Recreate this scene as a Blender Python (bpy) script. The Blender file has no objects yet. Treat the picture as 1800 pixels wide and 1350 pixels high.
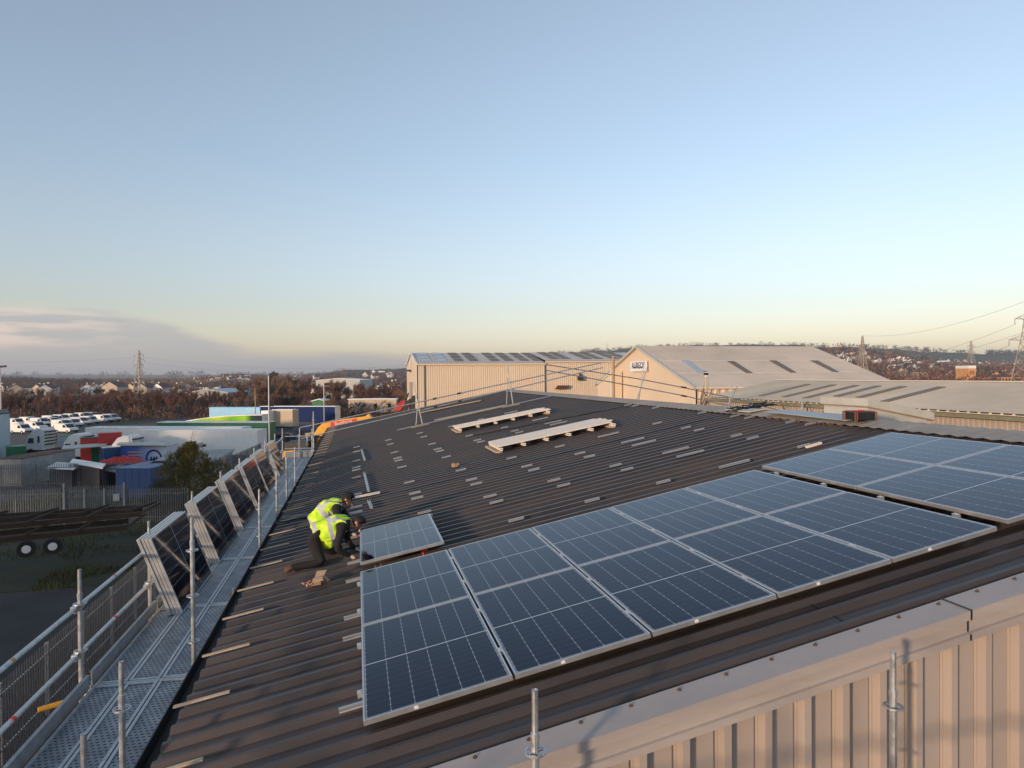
import bpy, bmesh, math, random
from mathutils import Vector, Matrix, noise
random.seed(7)
D=bpy.data; SC=bpy.context.scene; COL=SC.collection
# ---------------------------------------------------------------- camera model
FPX,YAW,PIT,ROL,CZ=1187.,.2258,-.0126,-.008,10.4
_F=Vector((math.sin(YAW),math.cos(YAW),0)); _R=Vector((math.cos(YAW),-math.sin(YAW),0)); _U=Vector((0,0,1))
CF=_F*math.cos(PIT)+_U*math.sin(PIT); _U1=_U*math.cos(PIT)-_F*math.sin(PIT)
CR=_R*math.cos(ROL)+_U1*math.sin(ROL); CU=_U1*math.cos(ROL)-_R*math.sin(ROL)
CC=Vector((0,0,CZ)); SL=.1902; TS=math.tan(SL)
def ray(x,y): return CF+CR*((x-900)/FPX)+CU*((675-y)/FPX)
def at(x,y,d): return CC+ray(x,y)*d
def onz(x,y,z): r=ray(x,y); return CC+r*((z-CZ)/r.z)
def onx(x,y,X): r=ray(x,y); return CC+r*(X/r.x)
def ony(x,y,Y): r=ray(x,y); return CC+r*(Y/r.y)
def rz(x,off=.11): return 8.11-off/math.cos(SL)+(x-.016)*TS     # roof crown height
def onroof(x,y,off=.11):
    r=ray(x,y); z0=rz(0,off); t=(z0-CZ)/(r.z-r.x*TS); return CC+r*t
cam=D.cameras.new('camera'); co=D.objects.new('camera',cam); COL.objects.link(co)
cam.sensor_width=36; cam.lens=FPX/1800*36; cam.clip_start=.05; cam.clip_end=30000
m=Matrix((CR,CU,-CF)).transposed().to_4x4(); m.translation=CC; co.matrix_world=m; SC.camera=co
# ---------------------------------------------------------------- materials
def newmat(n):
    m=D.materials.new(n); m.use_nodes=True; nt=m.node_tree; b=nt.nodes['Principled BSDF']; return m,nt,b
def mat(n,c,r=.6,metal=0,var=.18,sc=3.,bump=0,bsc=20,rv=.1,spec=.5,c2=None,stretch=None,thr=None):
    m,nt,b=newmat(n); N=nt.nodes; L=nt.links
    tc=N.new('ShaderNodeTexCoord'); mp=N.new('ShaderNodeMapping'); L.new(tc.outputs['Object'],mp.inputs[0])
    if stretch: mp.inputs['Scale'].default_value=stretch
    nz=N.new('ShaderNodeTexNoise'); nz.inputs['Scale'].default_value=sc; nz.inputs['Detail'].default_value=6; nz.inputs['Roughness'].default_value=.65
    L.new(mp.outputs[0],nz.inputs['Vector'])
    cr=N.new('ShaderNodeValToRGB'); L.new(nz.outputs['Fac'],cr.inputs[0])
    lo,hi=(thr or (.3,.7)); cr.color_ramp.elements[0].position=lo; cr.color_ramp.elements[1].position=hi
    a=[x*(1-var) for x in c]; h=[min(1,x*(1+var)) for x in c] if c2 is None else c2
    cr.color_ramp.elements[0].color=(*a,1); cr.color_ramp.elements[1].color=(*h,1)
    L.new(cr.outputs[0],b.inputs['Base Color'])
    b.inputs['Metallic'].default_value=metal; b.inputs['Specular IOR Level'].default_value=spec
    mr=N.new('ShaderNodeMapRange'); L.new(nz.outputs['Fac'],mr.inputs[0]); mr.inputs[1].default_value=.3; mr.inputs[2].default_value=.7
    mr.inputs[3].default_value=max(0.02,r-rv); mr.inputs[4].default_value=min(1,r+rv); L.new(mr.outputs[0],b.inputs['Roughness'])
    if bump:
        n2=N.new('ShaderNodeTexNoise'); n2.inputs['Scale'].default_value=bsc; n2.inputs['Detail'].default_value=4; L.new(mp.outputs[0],n2.inputs['Vector'])
        bp=N.new('ShaderNodeBump'); bp.inputs['Strength'].default_value=bump; bp.inputs['Distance'].default_value=.02
        L.new(n2.outputs['Fac'],bp.inputs['Height']); L.new(bp.outputs[0],b.inputs['Normal'])
    return m
M={}
M['roof']=mat('roof_sheet',(.046,.042,.042),.38,0,.25,.55,.05,3,.12,.4,stretch=(.5,1.6,1),c2=(.068,.055,.051),thr=(.36,.66))
M['alu']=mat('aluminium',(.62,.62,.62),.35,.75,.08,4)
M['galv']=mat('galvanised',(.50,.52,.53),.42,.75,.22,14,.08,60)
M['galvdark']=mat('galvanised_aged',(.30,.32,.34),.5,.6,.25,10)
M['cream']=mat('cream_cladding',(.38,.32,.28),.5,0,.06,1.2,stretch=(1,1,.2))
M['flash']=mat('flashing_cream',(.36,.32,.30),.5,0,.14,1.3,.06,8,stretch=(.6,1,3))
M['black']=mat('black_plastic',(.012,.012,.013),.5)
M['fence']=mat('dull_fence_steel',(.17,.18,.19),.6,.3,.3,3)
M['oldframe']=mat('dark_rust_frame',(.045,.028,.02),.9,0,.4,2)
M['dark']=mat('dark_steel',(.03,.03,.032),.6)
M['white']=mat('white_paint',(.78,.77,.75),.4,0,.06,1.5)
M['whitebar']=mat('white_profile',(.80,.70,.58),.5,0,.06,6)
M['timber']=mat('pale_timber',(.42,.34,.25),.8,0,.2,8,.2,30)
M['ridge']=mat('ridge_sheet',(.30,.27,.23),.6,0,.25,1.5,.1,10)
M['glass']=mat('window_glass',(.015,.02,.025),.08,0,.1,1,spec=.8)
M['rubber']=mat('tyre_rubber',(.015,.015,.015),.85)
M['red']=mat('red_paint',(.45,.025,.02),.4)
M['redplastic']=mat('red_plastic',(.6,.03,.03),.4)
M['yellow']=mat('machine_yellow',(.75,.36,.03),.4,0,.12,1.5)
M['blue']=mat('blue_paint',(.03,.08,.22),.45,0,.15,1.2)
M['navy']=mat('navy_curtain',(.015,.03,.11),.8,0,.15,1,spec=.1)
M['skyblue']=mat('sky_blue_paint',(.16,.45,.70),.45,0,.06,1)
M['green']=mat('green_paint',(.01,.16,.07),.45,0,.15,1)
M['greyblue']=mat('blue_grey_cladding',(.42,.50,.56),.5,0,.06,1)
M['conc']=mat('grey_concrete',(.32,.32,.31),.85,0,.3,.8,.1,5)
M['rust']=mat('rusty_steel',(.10,.05,.03),.85,0,.4,3)
M['tarp']=mat('red_tarpaulin',(.42,.03,.02),.6,0,.25,2,.3,5)
M['card']=mat('cardboard',(.40,.27,.17),.85,0,.1,5)
M['skin']=mat('skin',(.42,.22,.15),.55,0,.1,8)
M['cloth']=mat('black_clothing',(.014,.013,.014),.9,0,.3,12,.3,30)
M['hair']=mat('dark_hair',(.012,.009,.008),.7,0,.3,40,.5,80)
M['boot']=mat('brown_boot',(.12,.06,.03),.7,0,.3,10)
M['glove']=mat('pale_work_glove',(.50,.52,.42),.8,0,.15,15)
M['gloveo']=mat('orange_glove_grip',(.85,.10,.04),.6)
M['vest']=mat('hi_vis_yellow',(.62,.95,.03),.7,0,.12,9,.35,14)
M['vest'].node_tree.nodes['Principled BSDF'].inputs['Emission Strength'].default_value=0
M['reflect']=mat('reflective_tape',(.52,.53,.54),.4,.15,.08,8)
M['tarmac']=mat('tarmac',(.034,.032,.032),.9,0,.5,.5,.6,9)
M['yard']=mat('worn_yard_surface',(.085,.082,.08),.9,0,.35,.12,.2,3)
M['ground']=mat('rough_ground',(.055,.045,.028),.95,0,.45,.02,.3,.7,c2=(.10,.085,.045))
M['verge']=mat('verge_soil',(.030,.024,.014),.95,0,.4,.5,.6,3,c2=(.045,.05,.016))
M['bark']=mat('bark',(.10,.065,.045),.9,0,.3,4)
M['tan']=mat('tan_wood_pole',(.42,.28,.15),.8,0,.2,3)
M['tanwall']=mat('tan_render',(.52,.42,.32),.8,0,.1,.5)
M['tile']=mat('dark_roof_tile',(.09,.06,.05),.8,0,.3,.5)
M['shedroof']=mat('pale_fibre_roof',(.70,.59,.47),.8,0,.14,.12,spec=.1,stretch=(1,1,1),c2=(.82,.68,.54))
M['shedroof2']=mat('pale_green_roof',(.60,.53,.40),.8,0,.2,.15,spec=.1,c2=(.80,.66,.50))
M['shedgrey']=mat('profiled_roof_grey',(.52,.50,.46),.6,0,.1,.2)
M['lightstrip']=mat('aged_rooflight',(.17,.12,.07),.5,0,.2,.6)
M['lightstripb']=mat('clear_rooflight',(.40,.43,.47),.25,0,.1,.6)
M['wall']=mat('warm_metal_wall',(.68,.55,.41),.55,0,.05,.15)
M['brick']=mat('orange_brick',(.55,.28,.12),.8,0,.2,.8)
M['pylon']=mat('pylon_steel',(.42,.36,.30),.6,.3,.1,1)
M['wire']=mat('overhead_wire',(.12,.12,.12),.6)
M['cellw']=mat('cell_backsheet',(.6,.6,.6),.4)
M['pcyan']=mat('polycarbonate_sheet',(.33,.38,.39),.45,0,.2,3)
M['boxgrey']=mat('painted_duct',(.46,.46,.42),.5,0,.12,2.)
M['copper']=mat('duct_edge_trim',(.36,.22,.14),.5)
M['leaf']=mat('gorse_leaf',(.035,.045,.010),.8,0,.5,.8,c2=(.18,.14,.025))
M['twig_red']=mat('red_brown_twig',(.135,.062,.047),.9,0,.45,.05)
M['twig_tan']=mat('tan_twig',(.20,.125,.08),.9,0,.3,.06)
M['leaf_dark']=mat('conifer_leaf',(.020,.028,.018),.9,0,.4,.1)
M['grass']=mat('dry_grass',(.10,.075,.03),.9,0,.4,.6,c2=(.075,.09,.02),thr=(.4,.6))
def graph(base,fn):
    m,nt,b=newmat(base); fn(nt,b,nt.nodes,nt.links); return m
def MATH(N,L,op,a,b=None,c=None):
    n=N.new('ShaderNodeMath'); n.operation=op
    for i,v in enumerate((a,b,c)):
        if v is None: continue
        if isinstance(v,(int,float)): n.inputs[i].default_value=v
        else: L.new(v,n.inputs[i])
    return n.outputs[0]
PW,PH=1.038,1.755
def cellmat(nt,b,N,L):
    tc=N.new('ShaderNodeTexCoord'); sx=N.new('ShaderNodeSeparateXYZ'); L.new(tc.outputs['Object'],sx.inputs[0])
    def line(s,per,off,w):
        t=MATH(N,L,'DIVIDE',MATH(N,L,'SUBTRACT',s,off),per); fr=MATH(N,L,'FRACT',t)
        d=MATH(N,L,'MINIMUM',fr,MATH(N,L,'SUBTRACT',1.,fr)); return MATH(N,L,'LESS_THAN',MATH(N,L,'MULTIPLY',d,per),w),fr
    cw=(PW-.05)/6; ch=(PH-.07)/20
    lx,fx=line(sx.outputs[0],cw,.025,.0023); ly,fy=line(sx.outputs[1],ch,.035,.0011)
    bus,_=line(sx.outputs[0],cw/9,.025,.0006)
    mid=MATH(N,L,'LESS_THAN',MATH(N,L,'ABSOLUTE',MATH(N,L,'SUBTRACT',sx.outputs[1],PH/2)),.0065)
    dia=MATH(N,L,'ADD',MATH(N,L,'MULTIPLY',MATH(N,L,'MINIMUM',fx,MATH(N,L,'SUBTRACT',1.,fx)),cw),MATH(N,L,'MULTIPLY',MATH(N,L,'MINIMUM',fy,MATH(N,L,'SUBTRACT',1.,fy)),ch))
    di=MATH(N,L,'LESS_THAN',dia,.0075)
    bord=MATH(N,L,'MAXIMUM',MATH(N,L,'GREATER_THAN',MATH(N,L,'ABSOLUTE',MATH(N,L,'SUBTRACT',sx.outputs[0],PW/2)),PW/2-.025),MATH(N,L,'GREATER_THAN',MATH(N,L,'ABSOLUTE',MATH(N,L,'SUBTRACT',sx.outputs[1],PH/2)),PH/2-.033))
    a=MATH(N,L,'MAXIMUM',MATH(N,L,'MULTIPLY',lx,.45),MATH(N,L,'MULTIPLY',ly,.12)); a=MATH(N,L,'MAXIMUM',a,mid); a=MATH(N,L,'MAXIMUM',a,MATH(N,L,'MULTIPLY',di,.75)); a=MATH(N,L,'MAXIMUM',a,MATH(N,L,'MULTIPLY',bus,.02)); a=MATH(N,L,'MAXIMUM',a,MATH(N,L,'MULTIPLY',bord,.35))
    oi=N.new('ShaderNodeObjectInfo')
    nz=N.new('ShaderNodeTexNoise'); nz.inputs['Scale'].default_value=2.5; L.new(tc.outputs['Object'],nz.inputs['Vector'])
    mx=N.new('ShaderNodeMix'); mx.data_type='RGBA'; L.new(a,mx.inputs[0]); mx.inputs[6].default_value=(.001,.0025,.012,1); mx.inputs[7].default_value=(.52,.56,.60,1)
    L.new(mx.outputs[2],b.inputs['Base Color']); b.inputs['Roughness'].default_value=.16; b.inputs['IOR'].default_value=1.37; b.inputs['Specular Tint'].default_value=(.36,.62,1,1)
    r=MATH(N,L,'MULTIPLY_ADD',nz.outputs['Fac'],.06,.03); b.inputs['Specular IOR Level'].default_value=.5; L.new(r,b.inputs['Roughness'])
M['cell']=graph('solar_cell_glass',cellmat)
def deckmat(nt,b,N,L):
    tc=N.new('ShaderNodeTexCoord'); sx=N.new('ShaderNodeSeparateXYZ'); L.new(tc.outputs['Object'],sx.inputs[0])
    px_,py_=.046,.050
    row=MATH(N,L,'FLOOR',MATH(N,L,'DIVIDE',sx.outputs[1],py_)); odd=MATH(N,L,'MULTIPLY',MATH(N,L,'MODULO',row,2.),.5)
    fx=MATH(N,L,'SUBTRACT',MATH(N,L,'FRACT',MATH(N,L,'ADD',MATH(N,L,'DIVIDE',sx.outputs[0],px_),odd)),.5); fy=MATH(N,L,'SUBTRACT',MATH(N,L,'FRACT',MATH(N,L,'DIVIDE',sx.outputs[1],py_)),.5)
    d=MATH(N,L,'SQRT',MATH(N,L,'ADD',MATH(N,L,'POWER',MATH(N,L,'MULTIPLY',fx,1.),2.),MATH(N,L,'POWER',MATH(N,L,'MULTIPLY',fy,1.2),2.)))
    h=MATH(N,L,'LESS_THAN',d,.30)
    nz=N.new('ShaderNodeTexNoise'); nz.inputs['Scale'].default_value=4; nz.inputs['Detail'].default_value=6; L.new(tc.outputs['Object'],nz.inputs['Vector'])
    c1=N.new('ShaderNodeValToRGB'); L.new(nz.outputs['Fac'],c1.inputs[0]); c1.color_ramp.elements[0].position=.35; c1.color_ramp.elements[1].position=.7
    c1.color_ramp.elements[0].color=(.17,.19,.21,1); c1.color_ramp.elements[1].color=(.38,.40,.43,1)
    mx=N.new('ShaderNodeMix'); mx.data_type='RGBA'; L.new(h,mx.inputs[0]); L.new(c1.outputs[0],mx.inputs[6]); mx.inputs[7].default_value=(.02,.02,.022,1)
    L.new(mx.outputs[2],b.inputs['Base Color']); L.new(MATH(N,L,'MULTIPLY_ADD',h,-.7,.7),b.inputs['Metallic']); b.inputs['Roughness'].default_value=.45
M['deck']=graph('perforated_deck',deckmat)
def printmat(name,stops,axis=0,ln=1.,sc=.35,amt=.25):
    def fn(nt,b,N,L):
        tc=N.new('ShaderNodeTexCoord'); sx=N.new('ShaderNodeSeparateXYZ'); L.new(tc.outputs['Object'],sx.inputs[0])
        nz=N.new('ShaderNodeTexNoise'); nz.inputs['Scale'].default_value=sc; L.new(tc.outputs['Object'],nz.inputs['Vector'])
        t=MATH(N,L,'ADD',MATH(N,L,'DIVIDE',sx.outputs[axis],ln),MATH(N,L,'MULTIPLY_ADD',nz.outputs['Fac'],amt,-amt/2))
        cr=N.new('ShaderNodeValToRGB'); L.new(t,cr.inputs[0]); e=cr.color_ramp.elements
        e[0].position,e[0].color=stops[0][0],(*stops[0][1],1); e[1].position,e[1].color=stops[-1][0],(*stops[-1][1],1)
        for p,c in stops[1:-1]: x=e.new(p); x.color=(*c,1)
        L.new(cr.outputs[0],b.inputs['Base Color']); b.inputs['Roughness'].default_value=.7; b.inputs['Specular IOR Level'].default_value=.15
    return graph(name,fn)
M['limeprint']=printmat('lime_green_print',[(0,(.10,.40,.02)),(.35,(.28,.62,.02)),(.55,(.55,.72,.05)),(.7,(.18,.45,.03)),(.86,(.30,.60,.04)),(.93,(.02,.08,.03)),(1,(.03,.04,.05))],0,16,amt=.04)
M['blueprint']=printmat('blue_white_print',[(0,(.02,.05,.26)),(.35,(.05,.11,.36)),(.65,(.28,.36,.62)),(1,(.62,.64,.70))],0,5.2,amt=.1)
# ---------------------------------------------------------------- mesh helper
class MB:
    def __init__(s): s.v=[]; s.f=[]; s.mi=[]; s.cur=0
    def add(s,vs,fs):
        o=len(s.v); s.v+= [tuple(v) for v in vs]; s.f+=[tuple(o+i for i in f) for f in fs]; s.mi+=[s.cur]*len(fs); return s
    def hexa(s,p): # 8 pts bottom 0-3 ccw, top 4-7
        return s.add(p,[(3,2,1,0),(4,5,6,7),(0,1,5,4),(1,2,6,5),(2,3,7,6),(3,0,4,7)])
    def box(s,x0,y0,z0,x1,y1,z1): return s.hexa([(x0,y0,z0),(x1,y0,z0),(x1,y1,z0),(x0,y1,z0),(x0,y0,z1),(x1,y0,z1),(x1,y1,z1),(x0,y1,z1)])
    def bar(s,p,q,w,h,up=Vector((0,0,1))):
        p=Vector(p);q=Vector(q);d=(q-p).normalized(); a=d.cross(up)
        if a.length<1e-4: a=d.cross(Vector((1,0,0)))
        a.normalize(); b=a.cross(d); a=a*w/2; b=b*h/2
        return s.hexa([p-a-b,q-a-b,q+a-b,p+a-b,p-a+b,q-a+b,q+a+b,p+a+b])
    def tube(s,p,q,r,n=8,r2=None,cap=True):
        p=Vector(p);q=Vector(q);r2=r if r2 is None else r2; d=(q-p).normalized(); a=d.cross(Vector((0,0,1)))
        if a.length<1e-3: a=Vector((1,0,0))
        a.normalize(); b=d.cross(a); vs=[];
        for i in range(n):
            t=2*math.pi*i/n; e=a*math.cos(t)+b*math.sin(t); vs+= [p+e*r,q+e*r2]
        fs=[(2*i,2*i+1,(2*i+3)%(2*n),(2*i+2)%(2*n)) for i in range(n)]
        if cap: fs+=[tuple(2*i for i in range(n)),tuple(2*i+1 for i in reversed(range(n)))]
        return s.add(vs,fs)
    def path(s,pts,r,n=6):
        for a,b in zip(pts,pts[1:]): s.tube(a,b,r,n)
        return s
    def prism(s,poly,off): # poly list of 3d pts, off vector
        off=Vector(off); n=len(poly); vs=[Vector(p) for p in poly]; vs+= [v+off for v in vs]
        return s.add(vs,[tuple(range(n)),tuple(reversed(range(n,2*n)))]+[(i,i+n,(i+1)%n+n,(i+1)%n) for i in range(n)])
    def quad(s,a,b,c,d): return s.add([a,b,c,d],[(0,1,2,3)])
    def ring(s,c,r1,r0,h,n=12): # flat annulus, z axis
        c=Vector(c)
        for i in range(n):
            t0=2*math.pi*i/n;t1=2*math.pi*(i+1)/n
            P=lambda r,t,z:(c.x+r*math.cos(t),c.y+r*math.sin(t),c.z+z)
            s.hexa([P(r0,t0,-h/2),P(r1,t0,-h/2),P(r1,t1,-h/2),P(r0,t1,-h/2),P(r0,t0,h/2),P(r1,t0,h/2),P(r1,t1,h/2),P(r0,t1,h/2)])
        return s
    def mesh(s,name,mats,smooth=False):
        me=D.meshes.new(name); me.from_pydata(s.v,[],s.f); mats=mats if isinstance(mats,(list,tuple)) else [mats]
        for x in mats: me.materials.append(M[x] if isinstance(x,str) else x)
        if len(mats)>1: me.polygons.foreach_set('material_index',s.mi)
        if smooth: me.polygons.foreach_set('use_smooth',[True]*len(me.polygons))
        bm=bmesh.new(); bm.from_mesh(me); bmesh.ops.recalc_face_normals(bm,faces=bm.faces); bm.to_mesh(me); bm.free()
        return me
def link(name,me,parent=None,loc=None,world=False):
    o=D.objects.new(name,me); COL.objects.link(o)
    if loc is not None: o.location=loc
    if parent is not None:
        o.parent=parent
        if world: o.matrix_parent_inverse=Matrix.Translation(-root_loc(parent))
    return o
def root_loc(p):
    v=Vector(p.location)
    while p.parent: 
        p=p.parent
        v=Vector(p.location); 
    return v
def tag(o,label=None,cat=None,group=None,kind=None):
    if label: o['label']=label
    if cat: o['category']=cat
    if group: o['group']=group
    if kind: o['kind']=kind
    return o
def thing(name,label,cat,loc=(0,0,0),rz_=0,group=None,rot=None):
    o=D.objects.new(name,None); COL.objects.link(o); o.location=loc; o.empty_display_size=.2
    o.rotation_euler=rot if rot else (0,0,rz_); return tag(o,label,cat,group)
def part(name,mb,mats,parent,world=False,smooth=False,bevel=0,label=None):
    o=link(name,mb.mesh(name,mats,smooth) if isinstance(mb,MB) else mb,parent,world=False)
    if world:
        inv=Matrix.Translation(-Vector(parent.location)) if parent.parent is None else Matrix.Identity(4)
        o.matrix_parent_inverse=inv
    if bevel:
        b=o.modifiers.new('bevel','BEVEL'); b.width=bevel; b.segments=2; b.limit_method='ANGLE'
    if label: o['label']=label
    return o
def partm(name,me,parent,world=True,smooth=False): return part(name,me,None,parent,world)
def single(name,mb,mats,label,cat,group=None,smooth=False,bevel=0,loc=None):
    o=link(name,mb.mesh(name,mats,smooth)); 
    if loc is not None: o.location=loc
    if bevel:
        b=o.modifiers.new('bevel','BEVEL'); b.width=bevel; b.segments=2; b.limit_method='ANGLE'
    return tag(o,label,cat,group)
def struct(name,mb,mats): o=link(name,mb.mesh(name,mats)); o['kind']='structure'; return o
KIDS={}
def copy_tree(root,loc=None,rot=None,scale=None,label=None,group=None):
    def rec(o,par):
        c=o.copy(); COL.objects.link(c)
        if par is not None: c.parent=par
        for ch in CH.get(o.name,[]): rec(ch,c)
        return c
    CH={}
    def coll(o):
        for ch in o.children: CH.setdefault(o.name,[]).append(ch); coll(ch)
    coll(root); c=rec(root,None)
    if loc is not None: c.location=loc
    if rot is not None: c.rotation_euler=(0,0,rot) if isinstance(rot,(int,float)) else rot
    if scale is not None: c.scale=(scale,)*3 if isinstance(scale,(int,float)) else scale
    if label: c['label']=label
    if group: c['group']=group
    return c
def ordn(i): return ['first','second','third','fourth','fifth','sixth','seventh','eighth','ninth','tenth','eleventh','twelfth','thirteenth','fourteenth','fifteenth','sixteenth','seventeenth','eighteenth','nineteenth','twentieth','twenty-first','twenty-second','twenty-third','twenty-fourth','twenty-fifth','twenty-sixth','twenty-seventh','twenty-eighth','twenty-ninth','thirtieth','thirty-first','thirty-second','thirty-third','thirty-fourth','thirty-fifth'][i]
def text_part(name,txt,size,mtl,parent,loc,rot,ext=.004,label=None,sx=1.):
    cu=D.curves.new(name,'FONT'); cu.body=txt; cu.size=size; cu.extrude=ext; cu.align_x='CENTER'; cu.align_y='CENTER'
    o=D.objects.new(name,cu); COL.objects.link(o); bpy.context.view_layer.update()
    me=D.meshes.new_from_object(o.evaluated_get(bpy.context.evaluated_depsgraph_get())); D.objects.remove(o)
    me.materials.clear(); me.materials.append(M[mtl]); me.name=name
    o=link(name,me,parent); o.location=loc; o.rotation_euler=rot; o.scale=(sx,1,1)
    if label:o['label']=label
    return o
# ================================================================= LIGHT AND SKY
SUN_AZ=math.radians(52); SUN_EL=math.radians(6.5)   # travel direction measured from +Y towards +X
Ld=Vector((math.sin(SUN_AZ)*math.cos(SUN_EL),math.cos(SUN_AZ)*math.cos(SUN_EL),-math.sin(SUN_EL)))
sl=D.lights.new('sun','SUN'); sl.energy=2.9; sl.angle=math.radians(3.6); sl.color=(1,.70,.47)
so=D.objects.new('sun',sl); COL.objects.link(so); so.rotation_euler=Ld.to_track_quat('-Z','Y').to_euler()
w=D.worlds.new('World'); SC.world=w; w.use_nodes=True; nt=w.node_tree; N=nt.nodes; L=nt.links
bg=N['Background']; sky=N.new('ShaderNodeTexSky'); sky.sky_type='NISHITA'; sky.sun_disc=False
sky.sun_elevation=SUN_EL; sky.sun_rotation=math.atan2(-Ld.x,-Ld.y); sky.altitude=50; sky.air_density=1.0; sky.dust_density=.7; sky.ozone_density=2.5
bg.inputs[1].default_value=.15
tc=N.new('ShaderNodeTexCoord'); sx=N.new('ShaderNodeSeparateXYZ'); L.new(tc.outputs['Generated'],sx.inputs[0])
# low bank of cloud to the north-west, streaked by a stretched noise in sky directions
az=MATH(N,L,'ARCTAN2',sx.outputs[0],sx.outputs[1]); el=MATH(N,L,'ARCSINE',sx.outputs[2])
cb=N.new('ShaderNodeCombineXYZ'); L.new(MATH(N,L,'MULTIPLY',az,5.),cb.inputs[0]); L.new(MATH(N,L,'MULTIPLY',el,42.),cb.inputs[1])
nz=N.new('ShaderNodeTexNoise'); nz.inputs['Scale'].default_value=1.3; nz.inputs['Detail'].default_value=6; nz.inputs['Roughness'].default_value=.5; L.new(cb.outputs[0],nz.inputs['Vector'])
def smooth(v,a,b):
    m=N.new('ShaderNodeMapRange'); m.interpolation_type='SMOOTHSTEP'; L.new(v,m.inputs[0]); m.inputs[1].default_value=a; m.inputs[2].default_value=b; return m.outputs[0]
azw=smooth(az,.24,-.05)        # fades out to the right of the big shed
top=MATH(N,L,'MULTIPLY_ADD',smooth(az,-.12,-.33),.052,.036)   # cloud top elevation
edge=MATH(N,L,'SUBTRACT',MATH(N,L,'ADD',top,MATH(N,L,'MULTIPLY_ADD',nz.outputs['Fac'],.035,-.0175)),el)
cl=MATH(N,L,'MULTIPLY',smooth(edge,-.006,.012),MATH(N,L,'MULTIPLY',azw,.72))
cb2=N.new('ShaderNodeCombineXYZ'); L.new(MATH(N,L,'MULTIPLY',az,9.),cb2.inputs[0]); L.new(MATH(N,L,'MULTIPLY',el,70.),cb2.inputs[1])
n2=N.new('ShaderNodeTexNoise'); n2.inputs['Scale'].default_value=1.1; n2.inputs['Detail'].default_value=7; L.new(cb2.outputs[0],n2.inputs['Vector'])
pink=MATH(N,L,'MULTIPLY',smooth(n2.outputs['Fac'],.40,.60),MATH(N,L,'MULTIPLY',smooth(az,-.22,-.42),smooth(el,.028,.05)))
cm=N.new('ShaderNodeMix'); cm.data_type='RGBA'; L.new(pink,cm.inputs[0]); cm.inputs[6].default_value=(2.25,2.25,2.38,1); cm.inputs[7].default_value=(4.4,3.5,3.1,1)
hs=N.new('ShaderNodeHueSaturation'); hs.inputs['Saturation'].default_value=.62; hs.inputs['Value'].default_value=1.47; tn=N.new('ShaderNodeMix'); tn.data_type='RGBA'; tn.blend_type='MULTIPLY'; tn.inputs[0].default_value=1; L.new(sky.outputs[0],tn.inputs[6]); tn.inputs[7].default_value=(1.01,1.04,1.03,1); L.new(tn.outputs[2],hs.inputs['Color'])
wt=N.new('ShaderNodeValToRGB'); L.new(el,wt.inputs[0]); e_=wt.color_ramp.elements; e_[0].position=0; e_[0].color=(1.05,.85,.77,1); e_[1].position=.60; e_[1].color=(1,1.,1.,1)
for p_,c_ in ((.06,(1.06,.87,.80)),(.14,(.99,.90,.88)),(.30,(.93,.94,.96))): q_=e_.new(p_); q_.color=(*c_,1)
wm=N.new('ShaderNodeMix'); wm.data_type='RGBA'; wm.blend_type='MULTIPLY'; wm.inputs[0].default_value=1; L.new(hs.outputs[0],wm.inputs[6]); L.new(wt.outputs[0],wm.inputs[7])
mx=N.new('ShaderNodeMix'); mx.data_type='RGBA'; L.new(cl,mx.inputs[0]); L.new(wm.outputs[2],mx.inputs[6]); L.new(cm.outputs[2],mx.inputs[7])
L.new(mx.outputs[2],bg.inputs[0])
SC.view_settings.view_transform='Standard'; SC.view_settings.look='None'; SC.view_settings.gamma=1; SC.view_settings.exposure=.5
# ================================================================= THE WORKSHOP UNDER THE PANELS
EX,RX,FEX=-1.42,8.38,18.2; Y0,Y1=3.98,37.4; PIT_R=.253; TEETH=7.93
def rzf(x): return rz(RX)-(x-RX)*TS
bld=thing('workshop_building','cream clad workshop under the solar panels, with a dark brown ribbed metal roof','building',(8,20,0))
def ribs(mb,xa,xb,ya,yb,zf,h=.045):
    y=ya; vs=[];
    ys=[]
    n=int((yb-ya)/PIT_R)
    for i in range(n+1):
        b=ya+i*PIT_R
        for dy,z in ((0,0),(.035,1),(.075,1),(.11,0)): ys.append((b+dy,z))
    for yy,z in ys:
        vs.append((xa,yy,zf(xa)-h*(1-z))); vs.append((xb,yy,zf(xb)-h*(1-z)))
    mb.add(vs,[(2*i,2*i+1,2*i+3,2*i+2) for i in range(len(ys)-1)])
    return ys
mb=MB(); ribs(mb,EX,TEETH+.35,8.41-PIT_R*18-.06,Y1,rz); 
ribs(mb,RX+.45,FEX,8.41-PIT_R*18-.06,Y1,rzf)
roof=part('roof',mb,'roof',bld,True)
# screws and the lap seams
mb=MB()
for i in range(0,130):
    y=8.41-PIT_R*17-.005+i*PIT_R
    for x in ((EX+.12,1.6,3.35,5.2,7.0) if i<40 else (3.35,7.0)):
        if i%2==0: mb.tube((x,y+.06,rz(x)-.045),(x,y+.06,rz(x)-.030),.009,6)
part('roof_screws',mb,'alu',bld,True)['kind']='stuff'
mb=MB()
for k in range(14):   # sheet side laps: thin raised lips
    x=3.36
for y in (): pass
for k in range(26):
    yb=8.41-PIT_R*18-.06+k*PIT_R*5+.11
    if yb<Y1: mb.hexa([(EX,yb,rz(EX)-.043),(TEETH,yb,rz(TEETH)-.043),(TEETH,yb+.008,rz(TEETH)-.043),(EX,yb+.008,rz(EX)-.043),(EX,yb,rz(EX)-.038),(TEETH,yb,rz(TEETH)-.038),(TEETH,yb+.008,rz(TEETH)-.038),(EX,yb+.008,rz(EX)-.038)])
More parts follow.
